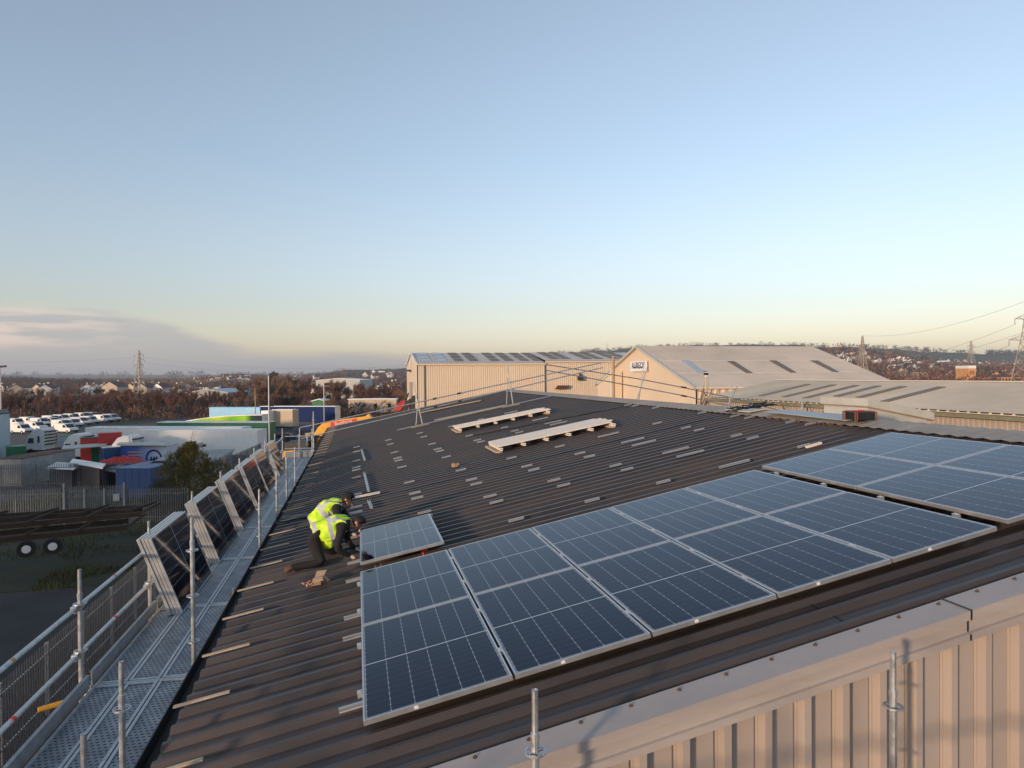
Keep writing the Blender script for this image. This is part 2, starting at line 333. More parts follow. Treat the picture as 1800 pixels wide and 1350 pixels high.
for x in (3.40,):
    mb.hexa([(x,Y0,rz(x)-.044),(x+.01,Y0,rz(x)-.044),(x+.01,Y1,rz(x)-.044),(x,Y1,rz(x)-.044),(x,Y0,rz(x)-.040),(x+.01,Y0,rz(x)-.040),(x+.01,Y1,rz(x)-.040),(x,Y1,rz(x)-.040)])
part('sheet_laps',mb,'black',bld,True)
# ridge capping: short profiled sheets either side of the ridge
mb=MB(); cap=lambda x: rz(x)+.012 if x<RX else rz(2*RX-x)+.012
Yc=Y0
vs=[];n=int((Y1-Y0)/(PIT_R*2)); 
for i in range(n*4+1):
    y=Y0+i*PIT_R/2; h=.022*(1 if i%2 else 0)
    for x in (TEETH-.04,RX-.05,RX+.05,RX+.55): vs.append((x,y,cap(x)+h*(1 if abs(x-RX)<.1 else .8)))
mb.add(vs,[(4*i+j,4*i+j+1,4*i+j+5,4*i+j+4) for i in range(n*4) for j in range(3)])
part('ridge_cap',mb,'ridge',bld,True)
# verge flashing, stepped fascia and cladding of the gable end facing the camera
YF=3.74
mb=MB()
pts=[]; xs=[EX-.05+i*.05 for i in range(int((RX-EX)/.05)+2)]
def prof(x): # inner edge, outer crest, down
    wv=.008*abs(math.sin(x*9.1))
    z=rz(x)
    return [(x,3.985+wv,z+.004),(x,3.975,z+.014),(x,YF,z+.012),(x,YF,z-.050),(x,YF+.028,z-.052),(x,YF+.028,z-.142),(x,YF+.004,z-.144),(x,YF+.004,z-.195),(x,YF+.06,z-.20)]
vs=[];k=9
for x in xs: vs+=prof(x)
mb.add(vs,[(k*i+j,k*i+j+1,k*i+j+1+k,k*i+j+k) for i in range(len(xs)-1) for j in range(k-1)])
xs2=[2*RX-x for x in xs]; vs=[]
for x in xs: 
    for p in prof(x): vs.append((2*RX-p[0],p[1],p[2]))
mb.add(vs,[(k*i+j,k*i+j+1,k*i+j+1+k,k*i+j+k) for i in range(len(xs)-1) for j in range(k-1)])
fl=part('verge_flashing',mb,'flash',bld,True)
mb=MB(); xj=ony(1706,1063,YF).x     # joint in the flashing
for (a,b_) in (((3.985,.018),(YF-.003,.016)),):
    mb.hexa([(xj,3.985,rz(xj)+.017),(xj+.012,3.985,rz(xj)+.017),(xj+.012,YF-.004,rz(xj)+.015),(xj,YF-.004,rz(xj)+.015)]+[(xj,3.985,rz(xj)+.022),(xj+.012,3.985,rz(xj)+.022),(xj+.012,YF-.004,rz(xj)+.02),(xj,YF-.004,rz(xj)+.02)])
    mb.box(xj,YF-.004,rz(xj)-.05,xj+.012,YF-.001,rz(xj)+.016); mb.box(xj,YF+.024,rz(xj)-.138,xj+.012,YF+.027,rz(xj)-.057); mb.box(xj,YF,rz(xj)-.19,xj+.012,YF+.003,rz(xj)-.148)
part('flashing_joint',mb,'black',bld,True)
for i in range(40):
    x=EX+.1+i*.33
    if x<RX-.1: mb=MB(); mb.tube((x,3.93,rz(x)+.012),(x,3.93,rz(x)+.026),.008,6); mb.ring((x,3.93,rz(x)+.014),.015,.006,.005,8); part('flashing_screw',mb,'bark',bld,True)
mb=MB(); vs=[];xs=[];P=.285
x=EX
while x<FEX-.3:
    for dx,y in ((0,.10),(.165,.10),(.17,.115),(.185,.115),(.19,.10),(.20,.10),(.212,.045),(.262,.045),(.274,.10)): xs.append((x+dx,YF+y))
    x+=P
zc=lambda x: (rz(x) if x<RX else rz(2*RX-x))-.17
for x,y in xs: vs+=[(x,y,0),(x,y,zc(x))]
mb.add(vs,[(2*i,2*i+1,2*i+3,2*i+2) for i in range(len(xs)-1)])
part('gable_cladding',mb,'cream',bld,True)
mb=MB(); mb.box(EX+.05,3.9,0,EX+.15,Y1,rz(EX)-.1); mb.box(FEX-.2,3.9,0,FEX-.1,Y1,rz(EX)-.1); mb.prism([(EX+.1,Y1-.05,0),(FEX-.15,Y1-.05,0),(FEX-.15,Y1-.05,rz(EX)-.1),(RX,Y1-.05,rz(RX)-.08),(EX+.1,Y1-.05,rz(EX)-.1)],(0,.05,0))
part('wall',mb,'cream',bld,True)
mb=MB(); gx=EX-.02   # eaves gutter: black trough
for y in range(0,34): pass
mb.box(gx-.13,3.9,rz(EX)-.20,gx-.12,Y1,rz(EX)-.075); mb.box(gx-.12,3.9,rz(EX)-.20,gx+.08,Y1,rz(EX)-.19)
part('gutter',mb,'black',bld,True)
mb=MB(); mb.box(EX,Y1-.02,rz(EX)-.12,EX+.02,Y1+.06,rz(EX)+.01)
vs=[];mb=MB(); mb.bar((EX,Y1+.02,rz(EX)-.03),(RX,Y1+.02,rz(RX)-.03),.06,.1)
part('far_verge_trim',mb,'ridge',bld,True)
# galvanised straps over the eave
strap=None
for k in range(32):
    y=4.93+1.02*k
    if y>Y1-.5: break
    lab='thin pale timber batten over the roof eave, %s from the near gable'%ordn(k)
    if strap is None:
        mb=MB(); mb.bar((-.06,0,-.06*TS),(.37,0,.37*TS+.0),.035,.014); strap=link('batten',mb.mesh('batten','timber'))
        tag(strap,lab,'batten','timber battens along the eave'); strap.location=(EX,y,rz(EX)+.012)
    else:
        c=strap.copy(); COL.objects.link(c); c.location=(EX+random.uniform(-.01,.01),y,rz(EX)+.012); c.rotation_euler=(0,0,random.uniform(-.02,.02)); c['label']=lab
# roof vent duct on the far slope
bx,by,bz=9.0,10.46,9.93; DL=1.45; vent=thing('roof_vent','pale grey boxed roof vent with stepped lid behind the black tool case on the ridge','vent',(bx,by,rzf(bx)))
dn=lambda x: -(x-bx)*TS
def vbox(mb,x0,x1,y0,y1,t0,t1): # boxes sheared along the far slope
    P=[(x,y,bz+t+dn(x)) for t in (t0,t1) for x,y in ((x0,y0),(x1,y0),(x1,y1),(x0,y1))]; mb.hexa(P)
mb=MB(); vbox(mb,bx,bx+DL,by,by+1.28,-.14,0); part('lid',mb,'boxgrey',vent,True,bevel=.006)
mb=MB(); vbox(mb,bx-.006,bx+DL+.006,by-.006,by+1.286,-.158,-.142); part('trim',mb,'copper',vent,True)
mb=MB(); vbox(mb,bx+.04,bx+DL-.12,by+.04,by+1.22,-.62,-.16); part('box',mb,'boxgrey',vent,True)
mb=MB(); vbox(mb,bx-.05,bx+.02,by+.3,by+1.36,-.37,-.33); part('ledge',mb,'white',vent,True)
# ================================================================= SOLAR PANELS
def panel_meshes():
    f=MB(); t=.035; w=.012
    f.box(0,0,-t,PW,w,0); f.box(0,PH-w,-t,PW,PH,0); f.box(0,w,-t,w,PH-w,0); f.box(PW-w,w,-t,PW,PH-w,0)
    f.box(w,w,-t,PW-w,w+.02,-t+.002); f.box(w,PH-w-.02,-t,PW-w,PH-w,-t+.002)
    g=MB(); g.box(w,w,-.008,PW-w,PH-w,-.0015)
    b=MB(); b.box(w,w,-.0105,PW-w,PH-w,-.0085)
    fm=f.mesh('frame','alu'); gm=g.mesh('glass','cell'); bm=b.mesh('back_sheet','white')
    return fm,gm,bm
PFM,PGM,PBM=panel_meshes()
s=MB(); s.box(.33*PW,-.0025,-.026,.33*PW+.028,-.0002,-.006); PSM=s.mesh('sticker','white')
def panel(label,loc,rot,group,sticker=False):
    t=thing('solar_panel',label,'solar panel',loc,rot=rot,group=group)
    link('frame',PFM,t); link('glass',PGM,t); link('back_sheet',PBM,t)
    if sticker: link('sticker',PSM,t)
    return t
def pl(u,v,lift=0): # panel-plane coordinates (u up slope)
    return Vector((.016+u*math.cos(SL)-lift*math.sin(SL),4.573+v,8.11+u*math.sin(SL)+lift*math.cos(SL)))
R1=(0,-SL,0); PG=.02
for j in (0,1):
    for c in range(7):
        g=0.1025 if c>=5 else 0; lf=.0135*2 if c>=5 else 0
        nm='row nearest the gable' if j==0 else 'second row from the gable'
        lab='solar panel fixed on the roof, %s from left in the %s'%(ordn(c),nm)
        panel(lab,pl(c*(PW+PG)+g,j*(PH+PG),lf),R1,'solar panels fixed on the roof',j==0)
panel('single pale reflecting solar panel being fitted beside the two kneeling workers',pl(.005,3.80,.035),(0,-SL,-.004),'solar panels fixed on the roof')
# mounting rails
mb=MB(); Lr=.11
mb.box(-Lr,-.022,0,Lr,.022,.004); mb.box(-Lr,-.014,.004,Lr,-.009,.026); mb.box(-Lr,.009,.004,Lr,.014,.026); mb.box(-Lr,-.016,.026,Lr,-.004,.03); mb.box(-Lr,.004,.026,Lr,.016,.03)
RM=mb.mesh('mounting_rail','alu')
colx=[-.035,1.04,2.12,3.225,4.32,5.46,6.65,7.79]
rows=[23.65,22.2,19.75,18.35,17.83,16.48,14.1,12.75,12.22,10.9,10.38,9.03]
have={0:rows[:9]+[10.36,8.97],1:rows[:10],2:rows,3:[rows[0],rows[2],rows[3],rows[4],14.13,12.79,12.25,10.92,10.38,9.03],4:[23.85,19.86,18.5,17.95,14.16,12.8,12.24,10.9,10.39,9.04],5:[23.98,19.94,18.54,18.02,14.19,12.83,12.28,10.92,10.39,9.03],6:[14.22,12.84,12.29,10.93,10.42,9.05],7:[18.64,18.1,16.75,14.25,12.86,12.32,10.97,10.42]}
def mk(name,mesh,loc,rot,label,cat,group):
    o=link(name,mesh); o.location=loc; o.rotation_euler=rot; return tag(o,label,cat,group)
for c,ys in have.items():
    for k,y in enumerate(sorted(ys)):
        x=colx[c]
        o=mk('mounting_rail',RM,(x,y,rz(x)+.002),(0,-SL,0),'short silver rail, %s from the near end in the %s line from the eave'%(ordn(k),ordn(c)),'mounting rail','short silver mounting rails on the roof')
        if c==5: o.scale=(2.3,1,1)
for k,y in enumerate((5.02,6.38,6.93,8.18)):
    mk('mounting_rail',RM,(-.04,y,rz(-.04)+.002),(0,-SL,0),'silver rail end poking out left of the fitted panels, %s from the gable'%ordn(k),'mounting rail','short silver mounting rails on the roof')
# clamps in the gaps
mb=MB(); mb.box(-.018,-.03,-.03,.018,.03,.004); mb.tube((0,0,.004),(0,0,.012),.008,6); CM=mb.mesh('panel_clamp','alu')
for j in (0,1):
    for c in range(1,7):
        g=.1025 if c>5 else (.05 if c==5 else 0)
        for q,v in enumerate((.45,1.35)):
            mk('panel_clamp',CM,pl(c*(PW+PG)-PG/2+g,j*(PH+PG)+v,.001),R1,'small silver clamp in the %s gap from left, %s panel row, %s end'%(ordn(c-1),('near','far')[j],('near','far')[q]),'clamp','clamps between the solar panels')
    for q,v in enumerate((.45,1.35)):
        mk('panel_clamp',CM,pl(-.022,j*(PH+PG)+v,-.006),R1,'small silver end clamp on the left edge of the %s panel row, %s end'%(('near','far')[j],('near','far')[q]),'clamp','clamps between the solar panels')
mb=MB(); mb.box(-.02,-.02,0,.02,.02,.05); mb.box(-.03,-.02,.04,.03,.02,.048)
mk('panel_clamp',CM,(1.09,10.36,rz(1.09)+.07),R1,'small silver clamp at the far right corner of the panel being fitted','clamp','clamps between the solar panels')
# long rails lying on the roof, beyond the workers
def longrail(a,b,label):
    mb=MB(); a=Vector(a);b=Vector(b); u=(b-a).normalized(); sd=u.cross(Vector((0,0,1))).normalized()
    mb.bar(a,b,.05,.006); 
    for s_ in (-1,1): mb.bar(a+sd*.02*s_+Vector((0,0,.02)),b+sd*.02*s_+Vector((0,0,.02)),.007,.035)
    return single('aluminium_rail',mb,'alu',label,'rail','loose rails lying on the roof')
def R_(x,y,h=.02): return (x,y,rz(x)+h)
longrail(R_(.12,22.36),R_(.19,19.3),'loose silver rail on the roof, farthest of the three laid end to end')
longrail(R_(.15,16.83),R_(.21,14.04),'loose silver rail on the roof, middle one of the three laid end to end')
longrail(R_(.19,12.97),R_(.23,12.19),'loose silver rail on the roof, shortest of the three, behind the worker heads')
longrail(R_(-.35,13.74),R_(.42,13.56),'loose silver rail lying up the slope beside the black cable behind the workers')
longrail(R_(-1.40,13.3),R_(-.62,12.75),'loose silver rail lying across the eave to the left of the workers')
mb=MB(); mb.box(-.018,0,0,.018,.95,.012); 
mb=MB(); a=pl(.2,3.55,-.05)
mb.bar(pl(.17,3.45,-.06),pl(.17,3.85,-.06),.02,.02); mb.bar(pl(.24,3.45,-.06),pl(.24,3.85,-.06),.02,.02); single('aluminium_rail',mb,'alu','pair of slim silver strips under the left end of the loose panel','rail','loose rails lying on the roof')
# cables
def cable(pts,r,label,name='cable'):
    mb=MB(); mb.path(pts,r,6); return single(name,mb,'black',label,'cable')
P=[];
for i in range(41):
    x=-.1+i*(7.55+.1)/40; y=13.35+.02*math.sin(i*.9)+.02*(i/40)
    P.append((x,y,rz(x)-.015))
cable(P,.028,'thick black cable laid in a roof valley from behind the workers up to the ridge')
P=[(3.3+i*.13,19.6-i*.035+.03*math.sin(i),rz(3.3+i*.13)+.01) for i in range(32)]+[(7.5,18.35,rz(7.5)+.05),(7.55,18.1,rz(7.55)+.02)]
cable(P,.012,'thin black cable snaking up the slope between the white bundles and the ridge')
P=[(-1.5,13.0,rz(-1.4)+.03)]+[(-1.3+i*.09,12.95+.05*math.sin(i*1.1),rz(-1.3+i*.09)+.012) for i in range(16)]
cable(P,.013,'black cable coming over the eave towards the workers')
P=[(.2+.12*math.sin(i*.9)+i*.012,14.9-i*.13,rz(.2)+.012) for i in range(14)]
cable(P,.008,'curly black lead beside the loose rails behind the workers')
mb=MB()
for k in range(7):
    random.seed(50+k); p=[onroof(1285+i*9,722-i*1.2+3*math.sin(i*1.3+k),.06)+Vector((0,random.uniform(-.2,.2),random.uniform(.0,.06))) for i in range(9)]; mb.path(p,.014,5)
single('cable_heap',mb,'black','tangled heap of black cable on the ridge at the top of the thick cable','cable')
random.seed(3)
# polycarbonate sheet on the ridge
a=Vector((7.72,11.95,0)); 
def rr(x,y,h=.05): return Vector((x,y,cap(x)+h))
mb=MB(); q=[rr(7.95,9.75,.06),rr(8.5,9.7,.05),rr(8.45,12.1,.05),rr(7.95,12.05,.09)]; mb.hexa(q+[v+Vector((0,0,.012)) for v in q]); single('loose_sheet',mb,'pcyan','pale blue-grey sheet lying along the ridge to the left of the black tool case','sheet')
mb=MB(); q=[rr(7.95,12.6,.05),rr(8.35,12.6,.03),rr(8.3,13.7,.04),rr(8.0,13.6,.05)]; vs=[v for v in q]
for i in range(5):
    pass
mb.hexa(q+[v+Vector((0,0,.02)) for v in q]); single('plastic_scrap',mb,'boxgrey','crumpled grey offcut beside the cable heap on the ridge','sheet')
# roof debris under the lifted sheet
mb=MB(); random.seed(12)
for k in range(26):
    p=rr(7.92+random.uniform(-.03,.03),9.8+k*.09,-.0); mb.box(p.x-.015,p.y-.018,p.z-.03,p.x+.015,p.y+.018,p.z+random.uniform(0,.02))
tag(link('moss',mb.mesh('moss','bark')),'bits of moss and foam under the ridge sheet edge','debris',kind='stuff')
# black tool case
tcx,tcy=8.12,9.62
case=thing('tool_case','black tool case with red-brown corner frames standing on the ridge','tool case',(tcx,tcy,cap(tcx)+.03),rz_=-.15); case.scale=(.74,.74,.74)
mb=MB(); mb.box(-.2,-.26,.03,.2,.26,.2); part('case_body',mb,'black',case,bevel=.02)
cbm=mat('case_brown',(.16,.05,.03),.5)
for sx_ in (-1,1):
    mb=MB()
    for sy in (-1,1):
        mb.tube((sx_*.22,sy*.2,0),(sx_*.22,sy*.2,.22),.018,8); mb.tube((sx_*.22,sy*.28,.02),(sx_*.22,sy*.28,.2),.016,8); mb.tube((sx_*.22,sy*.28,.20),(sx_*.22,sy*.2,.21),.016,8)
    mb.tube((sx_*.22,-.2,.215),(sx_*.22,.2,.215),.014,8); part('corner_frame',mb,cbm,case)
for sy in (-.2,.2):
    mb=MB(); mb.tube((-.22,sy,.215),(.22,sy,.215),.014,8); part('frame_bar',mb,cbm,case)
mb=MB(); mb.path([(-.08,-.02,.2),(-.08,-.02,.235),(.08,.02,.235),(.08,.02,.2)],.012,6); part('handle',mb,'redplastic',case)
# white profile bundles
def bundle(xa,ya,xb,yb,wid,label,seed):
    random.seed(seed); t=thing('white_profile_bundle',label,'building material',(xa,ya,rz(xa)),group='bundles of white profiles on the roof')
    L_=(xb-xa); n=9; mb=MB()
    for i in range(n):
        y=ya+wid*(i+.5)/n; o1=random.uniform(-.05,.03); o2=random.uniform(-.10,.08); sk=(yb-ya)
        A=Vector((xa+o1,y,rz(xa+o1)+.135)); B=Vector((xb+o2,y+sk,rz(xb+o2)+.135)); mb.bar(A,B,wid/n*.93,.02+random.uniform(-.002,.004))
    part('profile_strips',mb,'whitebar',t,True)
    m_=6
    for k in range(m_):
        f_=k/(m_-1); x=xa+.06+(L_-.14)*f_; y=ya+(yb-ya)*f_
        mb=MB(); mb.bar((x,y-.16,rz(x)+.10),(x,y+wid+.02,rz(x)+.10),.07,.022); mb.bar((x+.01,y-.13,rz(x)+.06),(x+.01,y+wid,rz(x)+.06),.06,.03); 
        part('cross_bearer',mb,'whitebar',t,True)
    mb=MB(); mb.bar((xa+.02,ya-.05,rz(xa)+.02),(xa+.02,ya+wid,rz(xa)+.02),.16,.045); part('timber_packer',mb,'timber',t,True); mb=MB(); mb.bar((xb-.08,yb-.02,rz(xb-.08)+.02),(xb-.08,yb+wid,rz(xb-.08)+.02),.14,.045)
    part('timber_packer',mb,'timber',t,True); return t
bundle(3.17,15.35,6.0,15.15,1.25,'longer near bundle of white profiles on cross bearers, lying up the brown roof',4)
bundle(3.12,21.3,6.05,20.9,1.2,'farther bundle of white profiles on cross bearers, next to the roof guard rail',5)
# little things on the roof
mb=MB(); random.seed(8)
for k in range(9):
    p=Vector((2.1+random.uniform(-.05,.05),14.84+random.uniform(-.06,.06),0)); p.z=rz(p.x)+random.uniform(0,.05); mb.box(p.x-.03,p.y-.03,p.z-.02,p.x+.03,p.y+.03,p.z+.03)
single('brown_lump',mb,'tan','small brown scrap of foam lying alone in the middle of the roof','debris')
mb=MB(); p=onroof(1430,784); mb.bar((p.x-.13,p.y-.01,rz(p.x-.13)+.015),(p.x+.13,p.y,rz(p.x+.13)+.02),.05,.03); single('foam_block',mb,'whitebar','short cream foam strip lying on the roof above the top edge of the panels','offcut')
mb=MB(); p=Vector((-.5,8.42,0)); p.z=rz(p.x)
for k,(dx,dy,ax,ay,h) in enumerate(((0,0,.16,.11,.09),)):
    mb.hexa([(p.x-.09,p.y-.06,p.z),(p.x+.07,p.y-.07,p.z+.02),(p.x+.09,p.y+.07,p.z+.02),(p.x-.07,p.y+.06,p.z),(p.x-.05,p.y-.05,p.z+.12),(p.x+.10,p.y-.07,p.z+.15),(p.x+.12,p.y+.05,p.z+.14),(p.x-.03,p.y+.05,p.z+.11)])
cb_=thing('cardboard_box','torn open cardboard box lying behind the worker boot','box',p)
o=part('box_body',mb,'card',cb_,True)
mb=MB(); mb.quad(p+Vector((-.05,-.05,.12)),p+Vector((.10,-.07,.15)),p+Vector((.12,-.18,.12)),p+Vector((-.03,-.16,.07))); mb.quad(p+Vector((-.03,.05,.11)),p+Vector((.12,.05,.14)),p+Vector((.16,.13,.20)),p+Vector((0,.13,.19)))
mb.quad(p+Vector((.10,-.07,.15)),p+Vector((.12,.05,.14)),p+Vector((.21,.05,.05)),p+Vector((.19,-.07,.06)))
cb_.scale=(.74,.74,.74)
fl_=part('flap',mb,'card',cb_,True); so_=fl_.modifiers.new('s','SOLIDIFY'); so_.thickness=.004
mb=MB(); random.seed(5)
for k in range(14): 
    q=p+Vector((-.14+random.uniform(-.05,.05),-.03+random.uniform(-.05,.05),random.uniform(.0,.06))); mb.tube(q,q+Vector((random.uniform(-.04,.04),random.uniform(-.04,.04),.025)),.012,6)
part('bolts',mb,mat('pink_caps',(.7,.30,.22),.5),cb_,True,label='small pink capped bolts spilling out')
# red cordless drill between the panels
dr=thing('cordless_drill','red and black cordless drill lying between the loose panel and the fitted row','drill',(.77,8.62,rz(.77)+.06),rz_=.6)
mb=MB(); mb.tube((-.12,0,.03),(.08,0,.03),.035,10); mb.box(.02,-.03,-.12,.10,.03,-.02); part('drill_body',mb,'redplastic',dr,bevel=.008)
mb=MB(); mb.tube((-.19,0,.03),(-.12,0,.03),.02,8,r2=.03); mb.bar((.05,0,.02),(.07,.12,-.02),.035,.03); part('grip',mb,'black',dr)
mb=MB(); mb.bar((.05,.10,-.03),(.09,.17,-.03),.08,.06); part('battery',mb,'redplastic',dr)
# ================================================================= SCAFFOLD ALONG THE EAVE
DZ=7.42; XI,XO=-1.62,-2.63
scf=thing('eave_scaffold','galvanised scaffold walkway running along the left eave of the workshop','scaffold',(XO,4.9,0))
def standard(mb,x,y,z0,ztop,r=.022):
    mb.tube((x,y,z0),(x,y,ztop-.25),r,10); mb.tube((x,y,ztop-.25),(x,y,ztop),r*.80,10); mb.tube((x,y,ztop-.27),(x,y,ztop-.23),r*1.12,10)
    mb.ring((x,y,ztop),r*.80,r*.6,.004,10)
    z=ztop-.33
    while z>DZ-1.2:
        mb.ring((x,y,z),.060,.046,.009,12)
        for k in range(4):
            t=k*math.pi/2+.4; mb.bar((x+r*math.cos(t),y+r*math.sin(t),z),(x+.05*math.cos(t),y+.05*math.sin(t),z),.014,.009)
        z-=.455
    mb.tube((x,y,z0),(x,y,z0+.02),.07,10)
outs=[2.66,4.98,7.27,9.50,11.84,14.2,16.4,18.65,20.85,23.2,25.5]
for i,y in enumerate(outs):
    mb=MB(); standard(mb,XO,y,0,8.56); part('standard',mb,'galv',scf,True)
inn=[(4.5,8.27),(5.17,8.43),(7.27,9.01),(9.5,7.62),(12.0,8.52),(14.5,8.48),(16.5,8.54),(18.7,8.54),(21,7.6),(23.3,8.5),(25.8,8.5)]
for y,z in inn:
    mb=MB(); standard(mb,XI,y,0,z); part('standard',mb,'galv',scf,True)
for (x,zt,yy) in ((-2.1,8.5,26.3),(-1.62,9.1,26.6),(-2.1,8.3,25.9)):
    mb=MB(); standard(mb,x,yy,0,zt); part('standard',mb,'galv',scf,True)
ys=outs
for z in (8.20,7.74):
    for a,b in zip(ys,ys[1:]):
        mb=MB(); mb.tube((XO-.02,a,z),(XO-.02,b,z),.022,10)
        for e,s_ in ((a,1),(b,-1)): mb.bar((XO-.02,e+s_*.03,z),(XO-.02,e+s_*.11,z),.05,.06)
        o=part('guard_rail',mb,'galv',scf,True)
        mb=MB(); mb.tube((XO-.02,a+.98,z),(XO-.02,a+1.03,z),.0232,10); part('marking_band',mb,'redplastic' if z<8 else 'tan',o,True)
for a,b in zip(ys,ys[1:]):
    mb=MB(); mb.box(XO+.07,a+.03,DZ-.01,XO+.085,b-.03,DZ+.12); mb.box(XO+.055,a+.03,DZ+.118,XO+.088,b-.03,DZ+.124); mb.box(XO+.06,a+.03,DZ+.05,XO+.09,b-.03,DZ+.06); part('toe_board',mb,'galvdark',scf,True)
    for k in range(3):
        x0=XO+.115+k*.297; bo=part('deck_board',MB().box(0,0,-.055,.285,b-a-.05,0),'deck',scf); bo.location=Vector((x0,a+.02,DZ))-Vector(scf.location)
        mb=MB(); 
        for xe in (.0,.257): mb.box(xe,0,.0005,xe+.028,b-a-.05,.011)
        for ye in (0,b-a-.09): mb.box(.03,ye,.0005,.255,ye+.04,.008)
        for q in range(2): mb.tube((.06+.16*q,.03,.008),(.06+.16*q,.03,.014),.01,6)
        r_=part('edge_flange',mb,'galv',bo); r_.location=(0,0,0)
    mb=MB(); mb.tube((XO,a,DZ-.08),(XI,a,DZ-.08),.022,8); mb.bar((XO+.05,a,DZ-.02),(XI-.05,a,DZ-.02),.03,.05); part('transom',mb,'galv',scf,True)
    mb=MB(); mb.tube((XI,a,DZ-.1),(XI,b,DZ-.1),.022,8); mb.box(XI-.01,a,DZ-.03,XI+.012,b,DZ+.012); part('inner_ledger',mb,'galv',scf,True)
for z in (7.74,8.2):
    mb=MB(); mb.tube((XO,26.3,z),(XI,26.3,z),.022,8); part('end_guard_rail',mb,'galv',scf,True)
mb=MB(); mb.box(XO,26.35,DZ,XI,26.38,DZ+.2); part('end_toe_board',mb,'galvdark',scf,True)
mb=MB(); mb.box(XO+.1,25.5,DZ-.05,XI,28.8,DZ); part('end_deck',mb,'galvdark',scf,True)
mb=MB(); a=onx(67,1248,-2.95); mb.tube(a,(XO+.1,a.y+.25,7.3),.024,10); single('yellow_tube',mb,'yellow','yellow tube sticking out under the near toe board of the scaffold','scaffold tube')
# panels stacked leaning on the guard rail
starts=[(9.2,4),(11.6,4),(13.95,4),(16.1,4),(18.25,3),(20.9,3)]
for si,(y,n) in enumerate(starts):
    for k in range(n):
        xb=XO+.30+k*.042; zb=DZ+.014; lean=math.radians(110.5)
        # local x runs up the leaning face, local y along the walkway
        e_x=Vector((math.cos(lean),0,math.sin(lean))); e_y=Vector((0,1,0)); e_z=e_x.cross(e_y)
        nrm=-e_z if e_z.x<0 else e_z
        mt=Matrix((e_x,e_y,e_z)).transposed() if e_z.x>0 else Matrix((-e_x,e_y,-e_z)).transposed()
        if e_z.x>0: loc=Vector((xb+.035,y,zb))
        else: loc=Vector((xb+.035,y,zb))+e_x*PW
        loc.y+=random.uniform(-.012,.012); loc.x+=.0
        which=['outermost','second','third','innermost'][k] if n==4 else ['outermost','middle','innermost'][k]
        t=panel('solar panel leaning on the scaffold, %s of the %s stack from the camera'%(which,ordn(si)),loc,mt.to_euler(),'solar panels stacked on the scaffold')
        t.location=loc
        if k<n-1:
            mb=MB(); mb.box(-.03 if False else PW*.93,-.01,-.035,PW*.97,.02,.004)
# gable scaffold: two standards in front of the cladding
gs=[(ony(940,1213,3.45),),(ony(1570,1147,3.48),)]
gsc=thing('gable_scaffold','bare galvanised scaffold poles rising in front of the cream gable cladding','scaffold',(gs[0][0].x,3.45,0))
for (p,) in gs:
    mb=MB(); standard(mb,p.x,p.y,0,p.z); part('standard',mb,'galv',gsc,True)
for xx in (-1.2,5.6,8.2):
    mb=MB(); standard(mb,xx,3.46,0,rz(xx)+.3 if xx>0 else 7.0); part('standard',mb,'galv',gsc,True)
for xx in (-1.2,p.x-2.4,p.x,5.6):
    mb=MB(); standard(mb,xx,2.35,0,8.75 if False else 8.5); part('standard',mb,'galv',gsc,True)
for z in (8.33,7.88):
    mb=MB(); mb.tube((-1.2,2.33,z-.12),(8.2,2.33,z-.12),.022,8); part('guard_rail',mb,'galv',gsc,True)
mb=MB(); mb.box(-1.2,2.45,6.6,8.2,3.35,6.65); part('deck_board',mb,'galvdark',gsc,True)
# roof edge protection on the far part of the roof
YG=26.6
ep=thing('roof_guard_rail','silver tube guard rail crossing the far end of the brown roof on raking frames','guard rail',(2.5,YG,rz(2.5)))
for a,b in (((527,752),(1060,637)),((530,771),(1060,646))):
    A=ony(*a,YG); B=ony(*b,YG)
    mid=A.lerp(B,.5); mb=MB(); mb.tube(A,mid+(B-A)*.02,.022,8); part('rail_tube',mb,'galv',ep,True)
    mb=MB(); mb.tube(mid-(B-A)*.02+Vector((0,.05,0)),B+Vector((0,.05,0)),.022,8); part('rail_tube',mb,'galv',ep,True)
    for f_ in (.42,.5): 
        c=A.lerp(B,f_); mb=MB(); mb.bar(c-(B-A)*.006,c+(B-A)*.006,.08,.07); part('coupler',mb,'dark',ep,True)
for (tx,ty,b1,b2) in ((726,671,(743,747),(716,707)),(891,637,(902,712),(892,712))):
    T=ony(tx,ty,YG); B=ony(*b1,YG-.1); mb=MB(); mb.tube(B,T,.022,8); part('raking_post',mb,'galv',ep,True)
    mb=MB(); mb.tube(B+Vector((-.25,.1,0)),(T+B)/2+Vector((.0 if tx<800 else -.08,.05,.25 if tx>800 else .0)),.018,8); part('brace',mb,'galvdark',ep,True)
    mb=MB(); mb.bar(B+Vector((-.45,0,-.09)),B+Vector((.25,0,.04)),.25,.03); part('foot_plate',mb,'timber',ep,True)
mb=MB(); mb.tube(onroof(698,756,.04),onroof(969,696,.04),.022,8); part('base_tube',mb,'galv',ep,True)
ep2=thing('roof_guard_rail','silver tube guard rail running down the far slope behind the ridge','guard rail',(11.5,YG,9.3))
def poly(mb,pts,r): mb.path(pts,r,8)
for pts in ([(961,641),(1120,665.5),(1200,681),(1300,702.5),(1391,727)],[(961,651),(1120,680),(1202,695.5),(1300,717.5)]):
    mb=MB(); P=[ony(x,y,YG+.1) for x,y in pts]; poly(mb,P,.022); part('rail_tube',mb,'galvdark',ep2,True)
